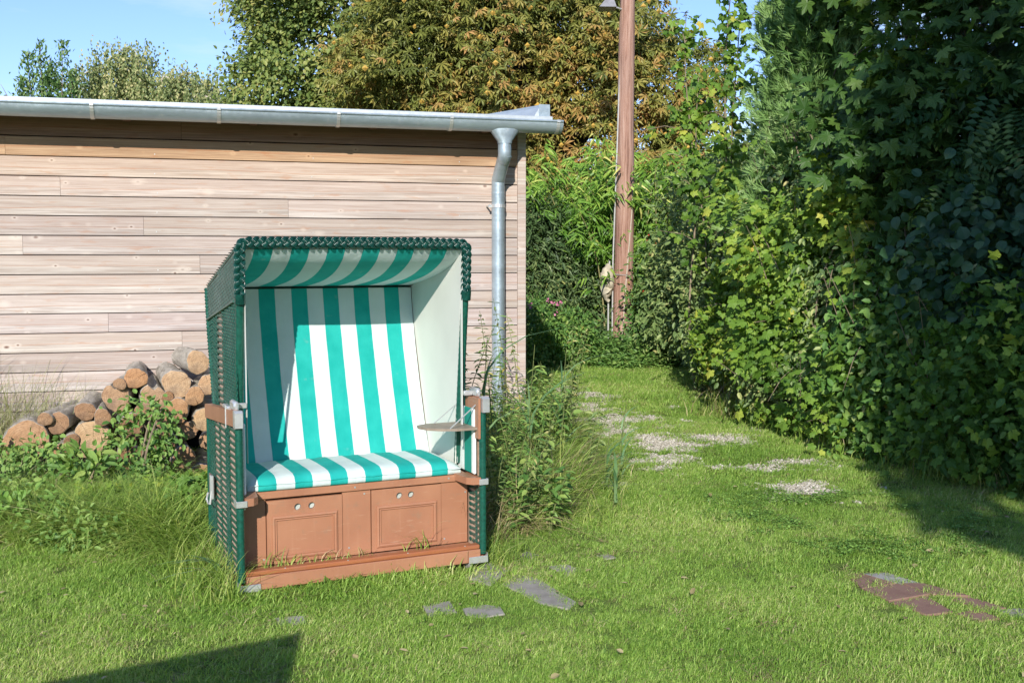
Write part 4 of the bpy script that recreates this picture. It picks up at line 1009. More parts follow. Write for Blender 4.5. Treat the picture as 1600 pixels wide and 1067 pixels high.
LM('bramble', [(0, G(0.052, 0.135, 0.030)), (.5, G(0.124, 0.259, 0.055)), (.9, G(0.248, 0.373, 0.079)), (1, G(0.455, 0.414, 0.119))], trans=.28)
LM('nettle', [(0, G(0.087, 0.193, 0.042)), (.5, G(0.186, 0.329, 0.077)), (1, G(0.347, 0.454, 0.119))], trans=.28)
LM('willow', [(0, G(0.102, 0.174, 0.056)), (.5, G(0.204, 0.295, 0.094)), (.85, G(0.367, 0.428, 0.150)), (1, G(0.551, 0.490, 0.206))], trans=.25)
LM('grass', [(0, G(.15, .29, .045)), (.35, G(.30, .49, .085)), (.7, G(.43, .60, .14)), (1, G(.64, .64, .30))], trans=.42, big=.9, amp=.5)
LM('longgrass', [(0, G(0.154, 0.270, 0.042)), (.5, G(0.297, 0.440, 0.084)), (.85, G(0.462, 0.540, 0.144)), (1, G(0.660, 0.560, 0.324))], trans=.32, big=1.5, amp=.4)
LM('drygrass', [(0, G(0.216, 0.176, 0.081)), (.6, G(0.351, 0.297, 0.149)), (1, G(0.513, 0.432, 0.243))], trans=.2)
LM('seed', [(0, G(0.199, 0.221, 0.099)), (.6, G(0.332, 0.354, 0.166)), (1, G(0.530, 0.508, 0.265))], trans=.2)
LM('reed', [(0, G(0.085, 0.187, 0.076)), (.6, G(0.153, 0.289, 0.119)), (1, G(0.289, 0.408, 0.187))], trans=.25)
LM('clover', [(0, G(.11, .21, .04)), (.6, G(.17, .32, .06)), (1, G(.25, .41, .09))], trans=.25, big=3)
M['conker'] = simple('conker', (.60, .38, .08), .6); M['hip'] = simple('rose_hip', (.50, .05, .02), .4); M['petal'] = simple('pink_petal', (.62, .22, .36), .6); M['cane'] = simple('cane', (.30, .27, .12), .5, .4, var=.3)
M['stem'] = simple('green_stem', (.13, .16, .05), .6, .3, var=.3)

def part_leaves(parent, P, D, N, Ln, Wd, tmpl, mat, name='leaf'):
    """single leaves as objects of their own, sharing one mesh"""
    me = bpy.data.meshes.new(name); me.from_pydata([tuple(v) for v in tmpl[0]], [], [tuple(int(i) for i in t) for t in tmpl[1]]); me.materials.append(mat)
    D = unit(D); B = unit(np.cross(N, D)); N = np.cross(D, B); n = len(P); Ln = np.broadcast_to(Ln, n); Wd = np.broadcast_to(Wd, n)
    for i in range(n):
        o = bpy.data.objects.new(name, me); COL.objects.link(o); o.parent = parent
        o.matrix_local = Matrix(((D[i, 0]*Ln[i], B[i, 0]*Wd[i], N[i, 0]*Ln[i], P[i, 0]), (D[i, 1]*Ln[i], B[i, 1]*Wd[i], N[i, 1]*Ln[i], P[i, 1]), (D[i, 2]*Ln[i], B[i, 2]*Wd[i], N[i, 2]*Ln[i], P[i, 2]), (0, 0, 0, 1)))
def foliage(parent, P, D, N, Ln, Wd, tmpl, mat, r=None, nparts=0, name='foliage', pname='leaf', crit=None):
    n = len(P); Ln = np.broadcast_to(Ln, n).copy(); Wd = np.broadcast_to(Wd, n).copy()
    if r is None: r = rng.random(n)
    if nparts:
        loc = np.array(parent.location); W_ = P+loc
        u = W_[:, 0]/np.maximum(W_[:, 1], .1); vis = (abs(u) < .47) & (W_[:, 2] > .0)
        sc = (W_[:, 1] if crit is None else crit(W_)) + np.where(vis, 0, 100) - Ln*2
        idx = np.argsort(sc)[:nparts]; sel = np.zeros(n, bool); sel[idx] = True
        part_leaves(parent, P[sel], D[sel], N[sel], Ln[sel], Wd[sel], tmpl, M[mat+'_o'], pname)
        P, D, N, Ln, Wd, r = P[~sel], D[~sel], N[~sel], Ln[~sel], Wd[~sel], r[~sel]
    return leaves(name, P, D, N, Ln, Wd, tmpl, M[mat], parent, r, kind='stuff' if nparts else None)
def limbs(parent, base, tips, r0=.15, mat='trunk', name='branch', trunk_to=None, r1=.012, bend=.25, each=True, trunk='trunk'):
    base = np.array(base, float); tt = np.array(trunk_to if trunk_to is not None else base+[0, 0, 2.], float)
    b = MB(); pts = [tuple(base+(tt-base)*k/8+np.array([math.sin(k*1.3), math.cos(k*1.7), 0])*r0*.25*(k > 0)) for k in range(9)]; b.tube(pts, [r0*(1.25 if k == 0 else 1-.055*k) for k in range(9)], 10); b.build(trunk, M[mat], parent, smooth=True)
    bb = MB()
    for t in tips:
        t = np.array(t, float); k = random.uniform(.35, 1.0); s = base+(tt-base)*k; mid = (s+t)/2+np.array([0, 0, bend*np.linalg.norm(t-s)*.4])+rng.normal(size=3)*.06
        q = [tuple((1-u)**2*s+2*u*(1-u)*mid+u*u*t) for u in np.linspace(0, 1, 7)]
        bb.tube(q, [r0*.38*(1-u)+r1 for u in np.linspace(0, 1, 7)], 6)
    if tips is not None and len(tips): bb.build(name, M[mat], parent, smooth=True)

# --- large trees behind the shed
def linden():
    o = empty('linden_tree', (-2.55, 25, 0)); tag(o, 'large green linden tree behind the shed roof left of the browning chestnut', 'tree')
    E = [((0, 0, 6.6), (3.0, 2.6, 2.6)), ((-1.7, -.3, 5.6), (1.6, 1.5, 1.7)), ((-1.2, -.2, 8.2), (1.9, 1.8, 1.9)), ((1.4, 0, 8.4), (2.0, 1.9, 2.0)), ((-2.1, 0, 7.2), (1.3, 1.4, 1.3)), ((.2, 0, 10), (1.7, 1.6, 1.5)), ((.3, -.6, 4.6), (2.9, 1.7, 1.2)), ((2.2, -.4, 6), (1.6, 1.6, 1.8)), ((-2.6, -.6, 5.0), (1.1, 1.2, 1.0)), ((-1.9, -.6, 4.3), (1.5, 1.2, 1.0))]
    P, O, cr = lump_points(E, 1600, 62, .20, zmin=2.6, lump=.5)
    D, N = orient(O, .6, .6); n = len(P); s = rng.uniform(.07, .13, n)
    foliage(o, P, D, N, s, s*.7, T_OVAL, 'linden', cr*.55+rng.random(n)*.45, 0)
    limbs(o, (0, 0, 0), [np.array(c)+rdir(1)[0]*np.array(r)*.7 for c, r in E for _ in range(6)], .26, trunk_to=(0, 0, 6.5))
linden()
def chestnut():
    o = empty('chestnut_tree', (.6, 21.5, 0)); tag(o, 'horse chestnut tree with browning leaves and yellow fruits behind the wooden pole', 'tree')
    E = [((-.5, 0, 5.4), (2.5, 2.0, 2.4)), ((-1.9, -.2, 5.2), (1.9, 1.6, 1.8)), ((-1.4, -.4, 7.4), (2.0, 1.8, 2.0)), ((.25, -.2, 7.0), (1.5, 1.6, 1.9)), ((.9, -.5, 3.8), (1.8, 1.6, 1.7)), ((1.9, -.3, 4.5), (1.25, 1.2, 1.2)), ((-.6, -.4, 3.4), (2.3, 1.3, 1.6)), ((1.3, -.6, 2.3), (1.6, 1.2, 1.6)), ((-.9, 0, 9), (1.5, 1.5, 1.2))]
    P, O, cr = lump_points(E, 1500, 19, .17, shell=(.66, 1.1), zmin=.5, lump=.5, face=.8)
    n = len(P); D = unit(O*np.array([.8, .8, .25])+rng.normal(size=(n, 3))*.75+np.array([0, -.1, -.2])); N = unit(np.array([0, -.35, .9])+O*.5+rng.normal(size=(n, 3))*.42)
    s = rng.uniform(.07, .18, n)
    low = np.clip((5.6-P[:, 2])/3.5, 0, 1)*np.clip(.3+vnoise(P, .5), 0, 1)*.30
    r = np.clip(cr*.3+rng.random(n)*.5+low+.06*(P[:, 0] > -.8)-.12*(P[:, 2] > 5.5)+.3*(vnoise(P, .9, 7.)-.5), 0, 1)
    foliage(o, P, D, N, s, s, T_PALM, 'chestnut', r, 260, pname='leaf')
    k = rng.choice(n, 27000); q = P[k]+rng.normal(size=(27000, 3))*.12; D2, N2 = orient(O[k], .4, .7); s2 = rng.uniform(.05, .12, 27000)
    leaves('loose_foliage', q, D2, N2, s2, s2*.35, T_OVAL, M['chestnut'], o, np.clip(r[k]*.8, 0, 1), kind='stuff')
    b = MB(); k = rng.choice(n, 900)
    for i in k:
        c = P[i]+O[i]*.12; c[2] -= .03; q = .042+.018*random.random(); v = [c+np.array(t)*q for t in ((1, 0, 0), (-1, 0, 0), (0, 1, 0), (0, -1, 0), (0, 0, 1), (0, 0, -1))]
        b.add(v, [(0, 2, 4), (2, 1, 4), (1, 3, 4), (3, 0, 4), (2, 0, 5), (1, 2, 5), (3, 1, 5), (0, 3, 5)])
    b.build('fruit', M['conker'], o, smooth=True, kind='stuff')
    limbs(o, (0, 0, 0), [np.array(c)+rdir(1)[0]*np.array(r)*.7 for c, r in E for _ in range(6)], .3, trunk_to=(0, 0, 5.2))
chestnut()
def birch():
    o = empty('weeping_birch', (-9.6, 29, 0)); tag(o, 'weeping birch with arched pale branches above the shed roof at the left', 'tree')
    arcs = []; P = []; D = []
    rs = np.random.default_rng(11)
    heads = [(-1.25, 0, 6.7), (-.2, -.3, 7.2), (1.1, .1, 6.6), (2.2, 0, 6.1), (-.7, -.6, 6.1), (.6, -.5, 6.4), (3.2, .1, 5.6), (1.7, -.6, 5.9), (3.9, 0, 5.3), (4.6, .1, 5.0)]
    bb = MB()
    for hx, hy, hz in heads:
        q = [np.array([.2, 0, 3.6]), np.array([.2+(hx-.2)*.45, hy*.5, hz+.15]), np.array([hx, hy, hz]), np.array([hx+.45*np.sign(hx-.1), hy, hz-.5])]
        pts = []
        for u in np.linspace(0, 1, 12):
            pts.append(tuple((1-u)**3*q[0]+3*u*(1-u)**2*q[1]+3*u*u*(1-u)*q[2]+u**3*q[3]))
        bb.tube(pts, [.05*(1-u)+.012 for u in np.linspace(0, 1, 12)], 6); arcs += pts[4:]
    bb.build('branch', M['palebark'], o, smooth=True)
    arcs = np.array(arcs); n = 1900; A = arcs[rs.integers(0, len(arcs), n)]+rs.normal(size=(n, 3))*np.array([.38, .45, .12])
    for a in A:
        ln = rs.uniform(.5, 1.7); m = int(ln/.055); t = np.arange(m)*.055
        p = a+np.stack([.06*np.sin(t*3+a[0]*9), .06*np.cos(t*3+a[1]*9), -t], 1)+rs.normal(size=(m, 3))*.025; P.append(p)
    P = np.concatenate(P); n = len(P); Dv = unit(np.array([0, 0, -1.])+rng.normal(size=(n, 3))*.5); N = unit(rng.normal(size=(n, 3))+np.array([0, -1, .3]))
    foliage(o, P, Dv, N, rng.uniform(.07, .11, n), rng.uniform(.045, .07, n), T_DIAM, 'birch', None)
    limbs(o, (.2, 0, 0), [], .16, 'palebark', trunk_to=(.2, 0, 4.6))
M['palebark'] = simple('pale_bark', (.50, .46, .38), .7, .2, var=.2)
birch()
def upright_shrub():
    o = empty('upright_shrub', (-11.3, 27, 0)); tag(o, 'slender upright green shrub tips left of the weeping birch above the roof', 'shrub')
    P = []; b = MB()
    for (x, top) in ((-.45, 6.5), (-.15, 6.75), (.1, 6.2), (.4, 6.8), (.62, 6.0), (-.6, 5.9), (.0, 6.0)):
        b.tube([(x*.3, 0, 0), (x*.7, 0, 3.5), (x, 0, top)], [.04, .025, .006], 6)
        for _ in range(420):
            z = random.uniform(4.2, top); w = .04+.20*min(1, (top-z)/1.2); P.append((x*.7+x*.3*(z/top)+random.gauss(0, w), random.gauss(0, w), z))
    P = np.array(P); n = len(P); D = unit(np.array([0, 0, .9])+rng.normal(size=(n, 3))*.7); N = unit(rng.normal(size=(n, 3))+np.array([0, -1, .5]))
    foliage(o, P, D, N, .13, .055, T_DIAM, 'privet'); b.build('stem', M['twig'], o, smooth=True)
upright_shrub()
def twig_tip():
    o = empty('bare_twig', (-12.15, 27, 0)); tag(o, 'single thin twig tip above the gutter at the far left', 'twig')
    b = MB(); b.tube([(0, 0, 0), (0, 0, 4.8), (-.12, 0, 5.45), (-.28, 0, 5.75)], [.03, .02, .01, .004], 5); b.build('stem', M['twig'], o)
    P = np.array([(-.1-.03*k+random.gauss(0, .03), 0, 5.3+.045*k) for k in range(12)]); D = rdir(12); leaves('leaf', P, D, rdir(12), .10, .05, T_DIAM, M['privet'], o)
twig_tip()

# --- bamboo and shrubs round the pole
def bamboo():
    o = empty('bamboo_clump', (1.95, 18.2, 0)); tag(o, 'clump of bamboo with long drooping leaves on arching canes behind the pole', 'bamboo')
    b = MB(); P = []; D = []; rs = np.random.default_rng(5); sc = 0
    for i in range(290):
        bx, by = rs.normal(.15, .85), rs.normal(0, .35); h = rs.uniform(1.9, 4.1); ax = bx*.85+rs.normal(0, .35); ay = -abs(rs.normal(0.25, .35)); top = None
        pts = []
        for u in np.linspace(0, 1, 9):
            pts.append((bx+ax*u**2.2, by+ay*u**2.2*1.2, h*(u-.18*u**3)))
        b.tube(pts, [.013*(1-u)+.003 for u in np.linspace(0, 1, 9)], 5)
        pa = np.array(pts)
        for k in range(rs.integers(14, 24)):
            u = rs.uniform(.26, 1)**.8; j = min(7, int(u*8)); f = u*8-j; c = pa[j]*(1-f)+pa[j+1]*f + rs.normal(size=3)*np.array([.13, .13, .1])
            az = rs.uniform(0, 6.28)
            for q in range(rs.integers(4, 8)):
                a = az+rs.uniform(-.9, .9); P.append(c+rs.normal(size=3)*.03); D.append((math.cos(a), math.sin(a)-.3, rs.uniform(-1.3, -.15)))
    b.build('cane', M['cane'], o, smooth=True, kind='stuff')
    P = np.array(P); D = unit(np.array(D)); n = len(P); N = unit(rng.normal(size=(n, 3))*.4+np.array([0, -.75, .6]))
    foliage(o, P, D, N, rng.uniform(.16, .28, n), rng.uniform(.022, .034, n), T_BLADE, 'bamboo', rng.random(n)*.7+.2*(P[:, 2] > 2.4), 290)
bamboo()
def bush(name, label, cat, loc, E, n_cl, per, rc, tmpl, ln, wd, mat, group=None, nparts=0, droop=.5, face=.75, lump=.3, stems=10, base=(0, 0, 0), shell=(.6, 1.05), crit=None, rbias=0., zmin=.03, smat='twig', r0=.03, nrm=.55, rnd=.7, pname='leaf', keep=None):
    o = empty(name, loc); tag(o, label, cat, group)
    P, O, cr = lump_points(E, n_cl, per, rc, shell=shell, face=face, lump=lump, zmin=zmin, keep=keep); n = len(P)
    D, N = orient(O, droop, rnd, nrm); s = rng.uniform(*ln, n)
    foliage(o, P, D, N, s, s*wd, tmpl, mat, np.clip(cr*.4+rng.random(n)*.6+rbias, 0, 1), nparts, crit=crit, pname=pname)
    b = MB()
    for i in range(stems):
        c, r = E[i % len(E)]; t = np.array(c)+rdir(1)[0]*np.array(r)*.75; s0 = np.array(base)+rng.normal(size=3)*np.array([.15*r[0], .1, 0]); m = (s0+t)/2+rng.normal(size=3)*.12
        b.tube([tuple((1-u)**2*s0+2*u*(1-u)*m+u*u*t) for u in np.linspace(0, 1, 7)], [r0*(1-u)+.004 for u in np.linspace(0, 1, 7)], 5)
    b.build('branch', M[smat], o, smooth=True)
    return o
bush('buddleia_bush', 'dark green bush with narrow leaves beside the shed corner left of the pole', 'bush', (.15, 17.6, 0),
     [((.1, 0, 1.45), (.65, .6, 1.1)), ((.6, .1, .9), (.5, .5, .9)), ((-.4, 0, 1.9), (.6, .6, .8)), ((.1, -.1, .7), (.9, .5, .7)), ((1.0, -.1, .5), (.5, .4, .6))], 800, 26, .13, T_DIAM, (.08, .16), .26, 'darkbush', stems=16)
bush('rose_bush', 'low bush with pink flowers beside the shed corner', 'rose bush', (.3, 15.4, 0),
     [((0, 0, .5), (.45, .4, .5)), ((.45, .1, .42), (.4, .35, .42))], 220, 26, .09, T_OVAL, (.04, .07), .6, 'bramble', stems=8)
fl = empty('pink_flower', (.3, 15.05, .9)); tag(fl, 'cluster of pink blossoms on the low bush by the shed corner', 'flower')
for (x, z) in ((-.05, 0.0), (.33, -.0), (.27, .02), (.37, .035), (.30, -.09), (.2, .07)):
    P = np.tile(np.array([[x, 0, z]]), (7, 1))+rng.normal(size=(7, 3))*.012; leaves('blossom', P, unit(rng.normal(size=(7, 3))+np.array([0, -.4, .2])), rdir(7)+np.array([0, -1, 0]), .034, .03, T_ROUND, M['petal'], fl)
bush('wild_rose_bush', 'tall wild rose bush dotted with red hips right of the pole', 'rose bush', (2.45, 16.8, 0),
     [((0, 0, .8), (.6, .6, .85)), ((.6, 0, 1.0), (.7, .6, 1.1)), ((1.0, .1, .8), (.6, .6, .9))], 560, 30, .13, T_OVAL, (.05, .08), .55, 'bramble', stems=14, rbias=.05)
b = MB()
for i in range(110):
    x, z = random.uniform(-.5, 1.3), random.uniform(.5, 1.9); c = np.array([x, -.62+random.uniform(-.08, .12), z]); q = .022; v = [c+np.array(t)*q for t in ((1, 0, 0), (-1, 0, 0), (0, 1, 0), (0, -1, 0), (0, 0, 1.3), (0, 0, -1.3))]
    b.add(v, [(0, 2, 4), (2, 1, 4), (1, 3, 4), (3, 0, 4), (2, 0, 5), (1, 2, 5), (3, 1, 5), (0, 3, 5)])
hp_ = b.build('rose_hip', M['hip'], [x for x in COL.objects if x.name.startswith('wild_rose_bush')][0], smooth=True, kind='stuff')
bush('background_shrub', 'dense dark shrub filling the gap behind the bamboo', 'shrub', (2.2, 20.0, 0),
     [((0, 0, 1.2), (2.6, .6, 1.5)), ((2.4, .3, 1.8), (1.6, .7, 2.0)), ((-2, .2, 1.2), (1.2, .6, 1.4))], 900, 24, .2, T_OVAL, (.12, .18), .6, 'darkbush', stems=8)
# nettle bed at the back edge of the lawn
def nettle_bed():
    n = 3400; x = rng.uniform(.2, 3.1, n); y = rng.uniform(15.0, 17.2, n)+.4*vnoise(np.stack([x*2, x*0], 1), 1.); h = rng.uniform(.12, .42, n)*(.6+.8*vnoise(np.stack([x, y], 1), 1.6))*np.clip((y-14.7)*1.2, .25, 1)
    P = np.repeat(np.stack([x, y, h*0], 1), 7, 0); u = np.tile(np.linspace(.3, 1, 7), n); P[:, 2] = np.repeat(h, 7)*u; P[:, :2] += rng.normal(size=(len(P), 2))*.03
    N = unit(rng.normal(size=(len(P), 3))*.4+np.array([0, -.2, 1])); D = unit(rng.normal(size=(len(P), 3))*np.array([1, 1, .3])+np.array([0, 0, -.2]))
    o = leaves('nettle_bed', P, D, N, rng.uniform(.05, .09, len(P)), .035, T_OVAL, M['nettle'], None, np.clip(rng.random(len(P))*.8, 0, 1), kind='stuff')
nettle_bed()

# --- the hedge on the right, sunny end first
bush('willow_shrub', 'pale green twiggy shrub at the far end of the right hedge', 'shrub', (2.75, 13.2, 0),
     [((0, 0, .9), (.55, .9, 1.0)), ((-.15, -.6, .6), (.5, .7, .7)), ((.5, .5, 1.3), (.6, .8, .8)), ((-.1, .3, 1.4), (.5, .6, .6))], 850, 26, .12, T_OVAL, (.05, .095), .5, 'willow', stems=26, nparts=0, lump=.4)
bush('laurel_shoot', 'young upright shrub with glossy light green leaves in front of the willow shrub', 'shrub', (2.35, 11.9, 0),
     [((0, 0, .75), (.28, .4, .5)), ((.2, .0, .4), (.35, .4, .4)), ((.05, 0, 1.25), (.16, .2, .3))], 200, 18, .09, T_OVAL, (.07, .12), .36, 'hop', stems=10, lump=.3, droop=-.2, nparts=120)
hopE = [((2.75, 10.6, .6), (.75, 1.0, .75)), ((2.6, 9.9, .55), (.45, .6, .6)), ((2.75, 10.2, 1.6), (.62, .8, .9)), ((3.0, 9.4, .7), (.65, .8, .85)), ((3.05, 9.6, 1.9), (.6, .8, .9)), ((3.2, 9.0, 1.2), (.5, .7, .9)),
        ((2.95, 10.2, 2.25), (.55, .7, .5)), ((3.15, 9.2, 2.9), (.28, .4, .4)), ((3.15, 8.8, .5), (.55, .6, .6)), ((3.3, 9.2, 2.3), (.45, .6, .6)), ((2.9, 11.2, 1.5), (.6, .7, .9))]
o = empty('hop_hedge', (0, 0, 0)); tag(o, 'sunlit hedge overgrown with yellow green hop vines on the right of the lawn', 'hedge')
P, O, cr = lump_points(hopE, 1350, 26, .11, shell=(.62, 1.1), face=.85, lump=.42, zmin=.04); n = len(P); D, N = orient(O, .75, .45, .75)
big = rng.random(n) < .3; s = np.where(big, rng.uniform(.07, .11, n), rng.uniform(.035, .065, n))
yl = np.clip(vnoise(P, 1.3)*.6-.1, 0, 1); rr_ = np.clip(cr*.35+rng.random(n)*.5+yl*.4, 0, 1); kd = (vnoise(P, 2.6, 4.)+rng.normal(0, .12, n)); a_ = kd < .56
foliage(o, P[a_], D[a_], N[a_], s[a_], s[a_]*.95, T_LOBE3, 'hop', rr_[a_], 300)
leaves('small_foliage', P[~a_], D[~a_], N[~a_], s[~a_]*.75, s[~a_]*.42, T_OVAL, M['willow'], o, rng.random((~a_).sum()), kind='stuff')
Pg = P[rng.choice(n, 260)]; b = MB()
for p in Pg:
    d = rdir(1)[0]*np.array([.25, .2, .35])+np.array([0, -.05, .1]); b.tube([tuple(p-d*.5), tuple(p+d*.2+np.array([0, 0, .04])), tuple(p+d)], [.004, .003, .0015], 4)
b.build('twig', M['twig'], o, kind='stuff')
for k in range(14):
    x, y = random.uniform(2.6, 3.2), random.uniform(9, 10.8); b = MB(); b.tube([(x+.3*math.sin(u*2+k), y-.4+.2*math.cos(u*3+k), u*1.2) for u in np.linspace(0, 2.2, 9)], .008, 5); b.build('vine_stem', M['twig'], o, smooth=True)
# conifer behind the hop hedge
def conifer(name, label, loc, h, zlo, spread, n_br, seed, mat='conifer', fx=0.):
    o = empty(name, loc); tag(o, label, 'conifer'); rs = np.random.default_rng(seed)
    b = MB(); b.tube([(0, 0, 0), (.03, 0, h*.5), (0, 0, h)], [.10, .07, .01], 9); b.build('trunk', M['trunk'], o, smooth=True)
    P = []; D = []; br = MB()
    for i in range(n_br):
        z = rs.uniform(zlo, h-.1); a = rs.uniform(0, 6.28); L = spread*(1-((z-zlo)/(h-zlo))**1.6*.75)*rs.uniform(.55, 1.1); up = rs.uniform(.15, .6)
        d = np.array([math.cos(a), math.sin(a), up]); s0 = np.array([0, 0, z-.25]); t = s0+d*L
        br.tube([tuple(s0), tuple(s0+d*L*.5-np.array([0, 0, .05])), tuple(t)], [.022, .014, .004], 5)
        for k in range(rs.integers(22, 34)):
            u = rs.uniform(.35, 1.05); p = s0+d*L*u+rs.normal(size=3)*.11*(1.1-u*.4); P.append(p); D.append(unit((d+rs.normal(size=3)*.5+np.array([0, 0, .5]))[None])[0])
    br.build('branch', M['trunk'], o, smooth=True); P = np.array(P); D = np.array(D); n = len(P); N = unit(rdir(n)*.6+np.array([0, -.8, .35]))
    foliage(o, P, D, N, rs.uniform(.13, .21, n), rs.uniform(.13, .2, n), T_NEED, mat, np.clip(rs.random(n)*.6+.35*vnoise(P, 3), 0, 1))
conifer('pine_tree', 'bluish green conifer rising behind the sunlit hop hedge', (2.78, 10.1, 0), 4.9, 1.6, .66, 330, 3)
conifer('juniper_tree', 'second conifer closing the hedge behind the shaded maple', (4.6, 10.6, 0), 7.2, 1.0, 1.5, 230, 8)
def climber():
    o = empty('climbing_vine', (2.55, 12.6, 0)); tag(o, 'loose climbing vine on bare stems against the sky left of the conifer', 'vine'); rs = np.random.default_rng(4); P = []; b = MB()
    for (x, h, lean, m) in ((-.42, 4.3, -.05, 120), (-.2, 5.4, .05, 300), (-.05, 5.0, .02, 240), (.2, 5.6, .1, 360), (.45, 5.2, .1, 360), (.7, 5.7, .1, 360), (-.3, 3.6, -.05, 200)):
        pts = [(x+lean*u*3+.05*math.sin(u*9+x*7), .1*math.cos(u*7+x*5), u*h) for u in np.linspace(0, 1, 14)]; b.tube(pts, [.014*(1-u)+.004 for u in np.linspace(0, 1, 14)], 5); pa = np.array(pts)
        for k in range(m):
            u = rs.uniform(.38, 1)*13; j = min(12, int(u)); c = pa[j]+(pa[j+1]-pa[j])*(u-j); cl = .05+.10*vnoise(np.array([[u*1.3, x*7, 0]]), 1.0)[0]; P.append(c+rs.normal(size=3)*np.array([cl, cl, .06]))
        for k in range(7):
            u = rs.uniform(.5, 1)*13; j = min(12, int(u)); c = pa[j]; e = c+np.array([rs.normal(0, .28), rs.normal(0, .1), rs.uniform(-.1, .3)]); b.tube([tuple(c), tuple((c+e)/2+np.array([0, 0, .06])), tuple(e)], [.006, .005, .002], 4)
            for q in range(10): P.append(c+(e-c)*rs.uniform(.2, 1)+rs.normal(size=3)*.035)
    b.build('vine_stem', M['twig'], o, smooth=True); P = np.array(P); n = len(P); D = unit(rng.normal(size=(n, 3))*.7+np.array([0, -.3, -.7])); N = unit(rng.normal(size=(n, 3))*.5+np.array([0, -.7, .6]))
    s = rs.uniform(.06, .11, n); foliage(o, P, D, N, s, s*.9, T_LOBE3, 'hop', rs.random(n)*.6, 220)
climber()
bush('tall_shrub', 'olive green shrub between the bamboo and the climbing vine', 'shrub', (3.1, 15.6, 0),
     [((0, 0, 1.6), (.9, .8, 1.7)), ((.7, .2, 1.9), (.9, .8, 1.2)), ((-.3, 0, .8), (.8, .8, .9))], 900, 28, .16, T_OVAL, (.06, .11), .45, 'willow', stems=20, lump=.4)
# --- shaded part of the hedge
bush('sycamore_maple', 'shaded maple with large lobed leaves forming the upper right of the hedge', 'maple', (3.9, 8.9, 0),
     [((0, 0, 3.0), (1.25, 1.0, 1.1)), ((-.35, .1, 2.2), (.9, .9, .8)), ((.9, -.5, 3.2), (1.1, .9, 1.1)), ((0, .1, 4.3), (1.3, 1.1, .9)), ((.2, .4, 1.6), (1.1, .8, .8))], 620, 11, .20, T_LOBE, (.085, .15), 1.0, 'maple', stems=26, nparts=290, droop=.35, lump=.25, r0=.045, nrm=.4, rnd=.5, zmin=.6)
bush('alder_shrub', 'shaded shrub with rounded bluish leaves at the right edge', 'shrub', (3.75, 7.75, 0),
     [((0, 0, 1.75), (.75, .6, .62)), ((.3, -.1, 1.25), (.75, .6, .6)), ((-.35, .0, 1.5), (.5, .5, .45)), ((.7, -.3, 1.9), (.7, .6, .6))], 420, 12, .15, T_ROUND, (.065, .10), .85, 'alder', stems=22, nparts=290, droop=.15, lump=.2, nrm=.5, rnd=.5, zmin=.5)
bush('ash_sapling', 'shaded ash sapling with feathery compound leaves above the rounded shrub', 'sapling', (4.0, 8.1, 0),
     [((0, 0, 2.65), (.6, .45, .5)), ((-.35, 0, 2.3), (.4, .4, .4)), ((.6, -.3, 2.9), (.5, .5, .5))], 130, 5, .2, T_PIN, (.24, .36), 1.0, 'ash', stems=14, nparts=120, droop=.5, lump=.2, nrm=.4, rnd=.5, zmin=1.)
bush('undergrowth_bramble', 'dark tangle of brambles along the foot of the shaded hedge', 'bramble', (0, 0, 0),
     [((3.3, 8.3, .5), (.6, .6, .65)), ((3.6, 7.7, .5), (.6, .6, .7)), ((4.0, 7.1, .45), (.65, .6, .65)), ((3.15, 8.7, .9), (.5, .6, .7)), ((4.3, 6.6, .45), (.6, .6, .6)), ((3.9, 8.2, 1.1), (.9, .7, .9))], 1100, 20, .12, T_OVAL, (.05, .09), .62, 'bramble', stems=0, lump=.35, shell=(.6, 1.1), nparts=200)
bush('bramble_undergrowth', 'lobed dark leaves low in the shaded hedge foot beside the lawn', 'undergrowth', (0, 0, 0),
     [((3.05, 8.35, .45), (.45, .5, .5)), ((3.3, 7.55, .5), (.4, .5, .55)), ((3.75, 6.95, .5), (.5, .5, .55)), ((3.5, 7.3, 1.0), (.4, .4, .4))], 300, 16, .11, T_LOBE3, (.04, .085), .9, 'hop', stems=0, lump=.45, shell=(.7, 1.2), nparts=100, rbias=-.35)
bush('hedge_filler', 'dark green filler leaves added inside the hedge to block light behind the shaded leaves', 'hedge', (0, 0, 0),
     [((4.6, 9.2, 1.6), (1.3, 1.2, 1.9)), ((4.9, 8.0, 1.6), (1.0, 1.2, 1.9)), ((5.3, 7.0, 1.6), (1.1, 1.2, 1.9)), ((3.9, 10.4, 1.3), (.9, 1.0, 1.5)), ((5.2, 9.0, 4.0), (1.8, 1.6, 1.6)), ((3.8, 12.5, 1.5), (.9, 1.5, 1.7)), ((4.3, 14.5, 1.7), (.9, 1.2, 1.9))], 1500, 16, .2, T_OVAL, (.10, .17), .65, 'darkbush', stems=0, lump=.3, shell=(.5, 1.0), face=.4)  # leaf filler added to stop light coming through the hedge
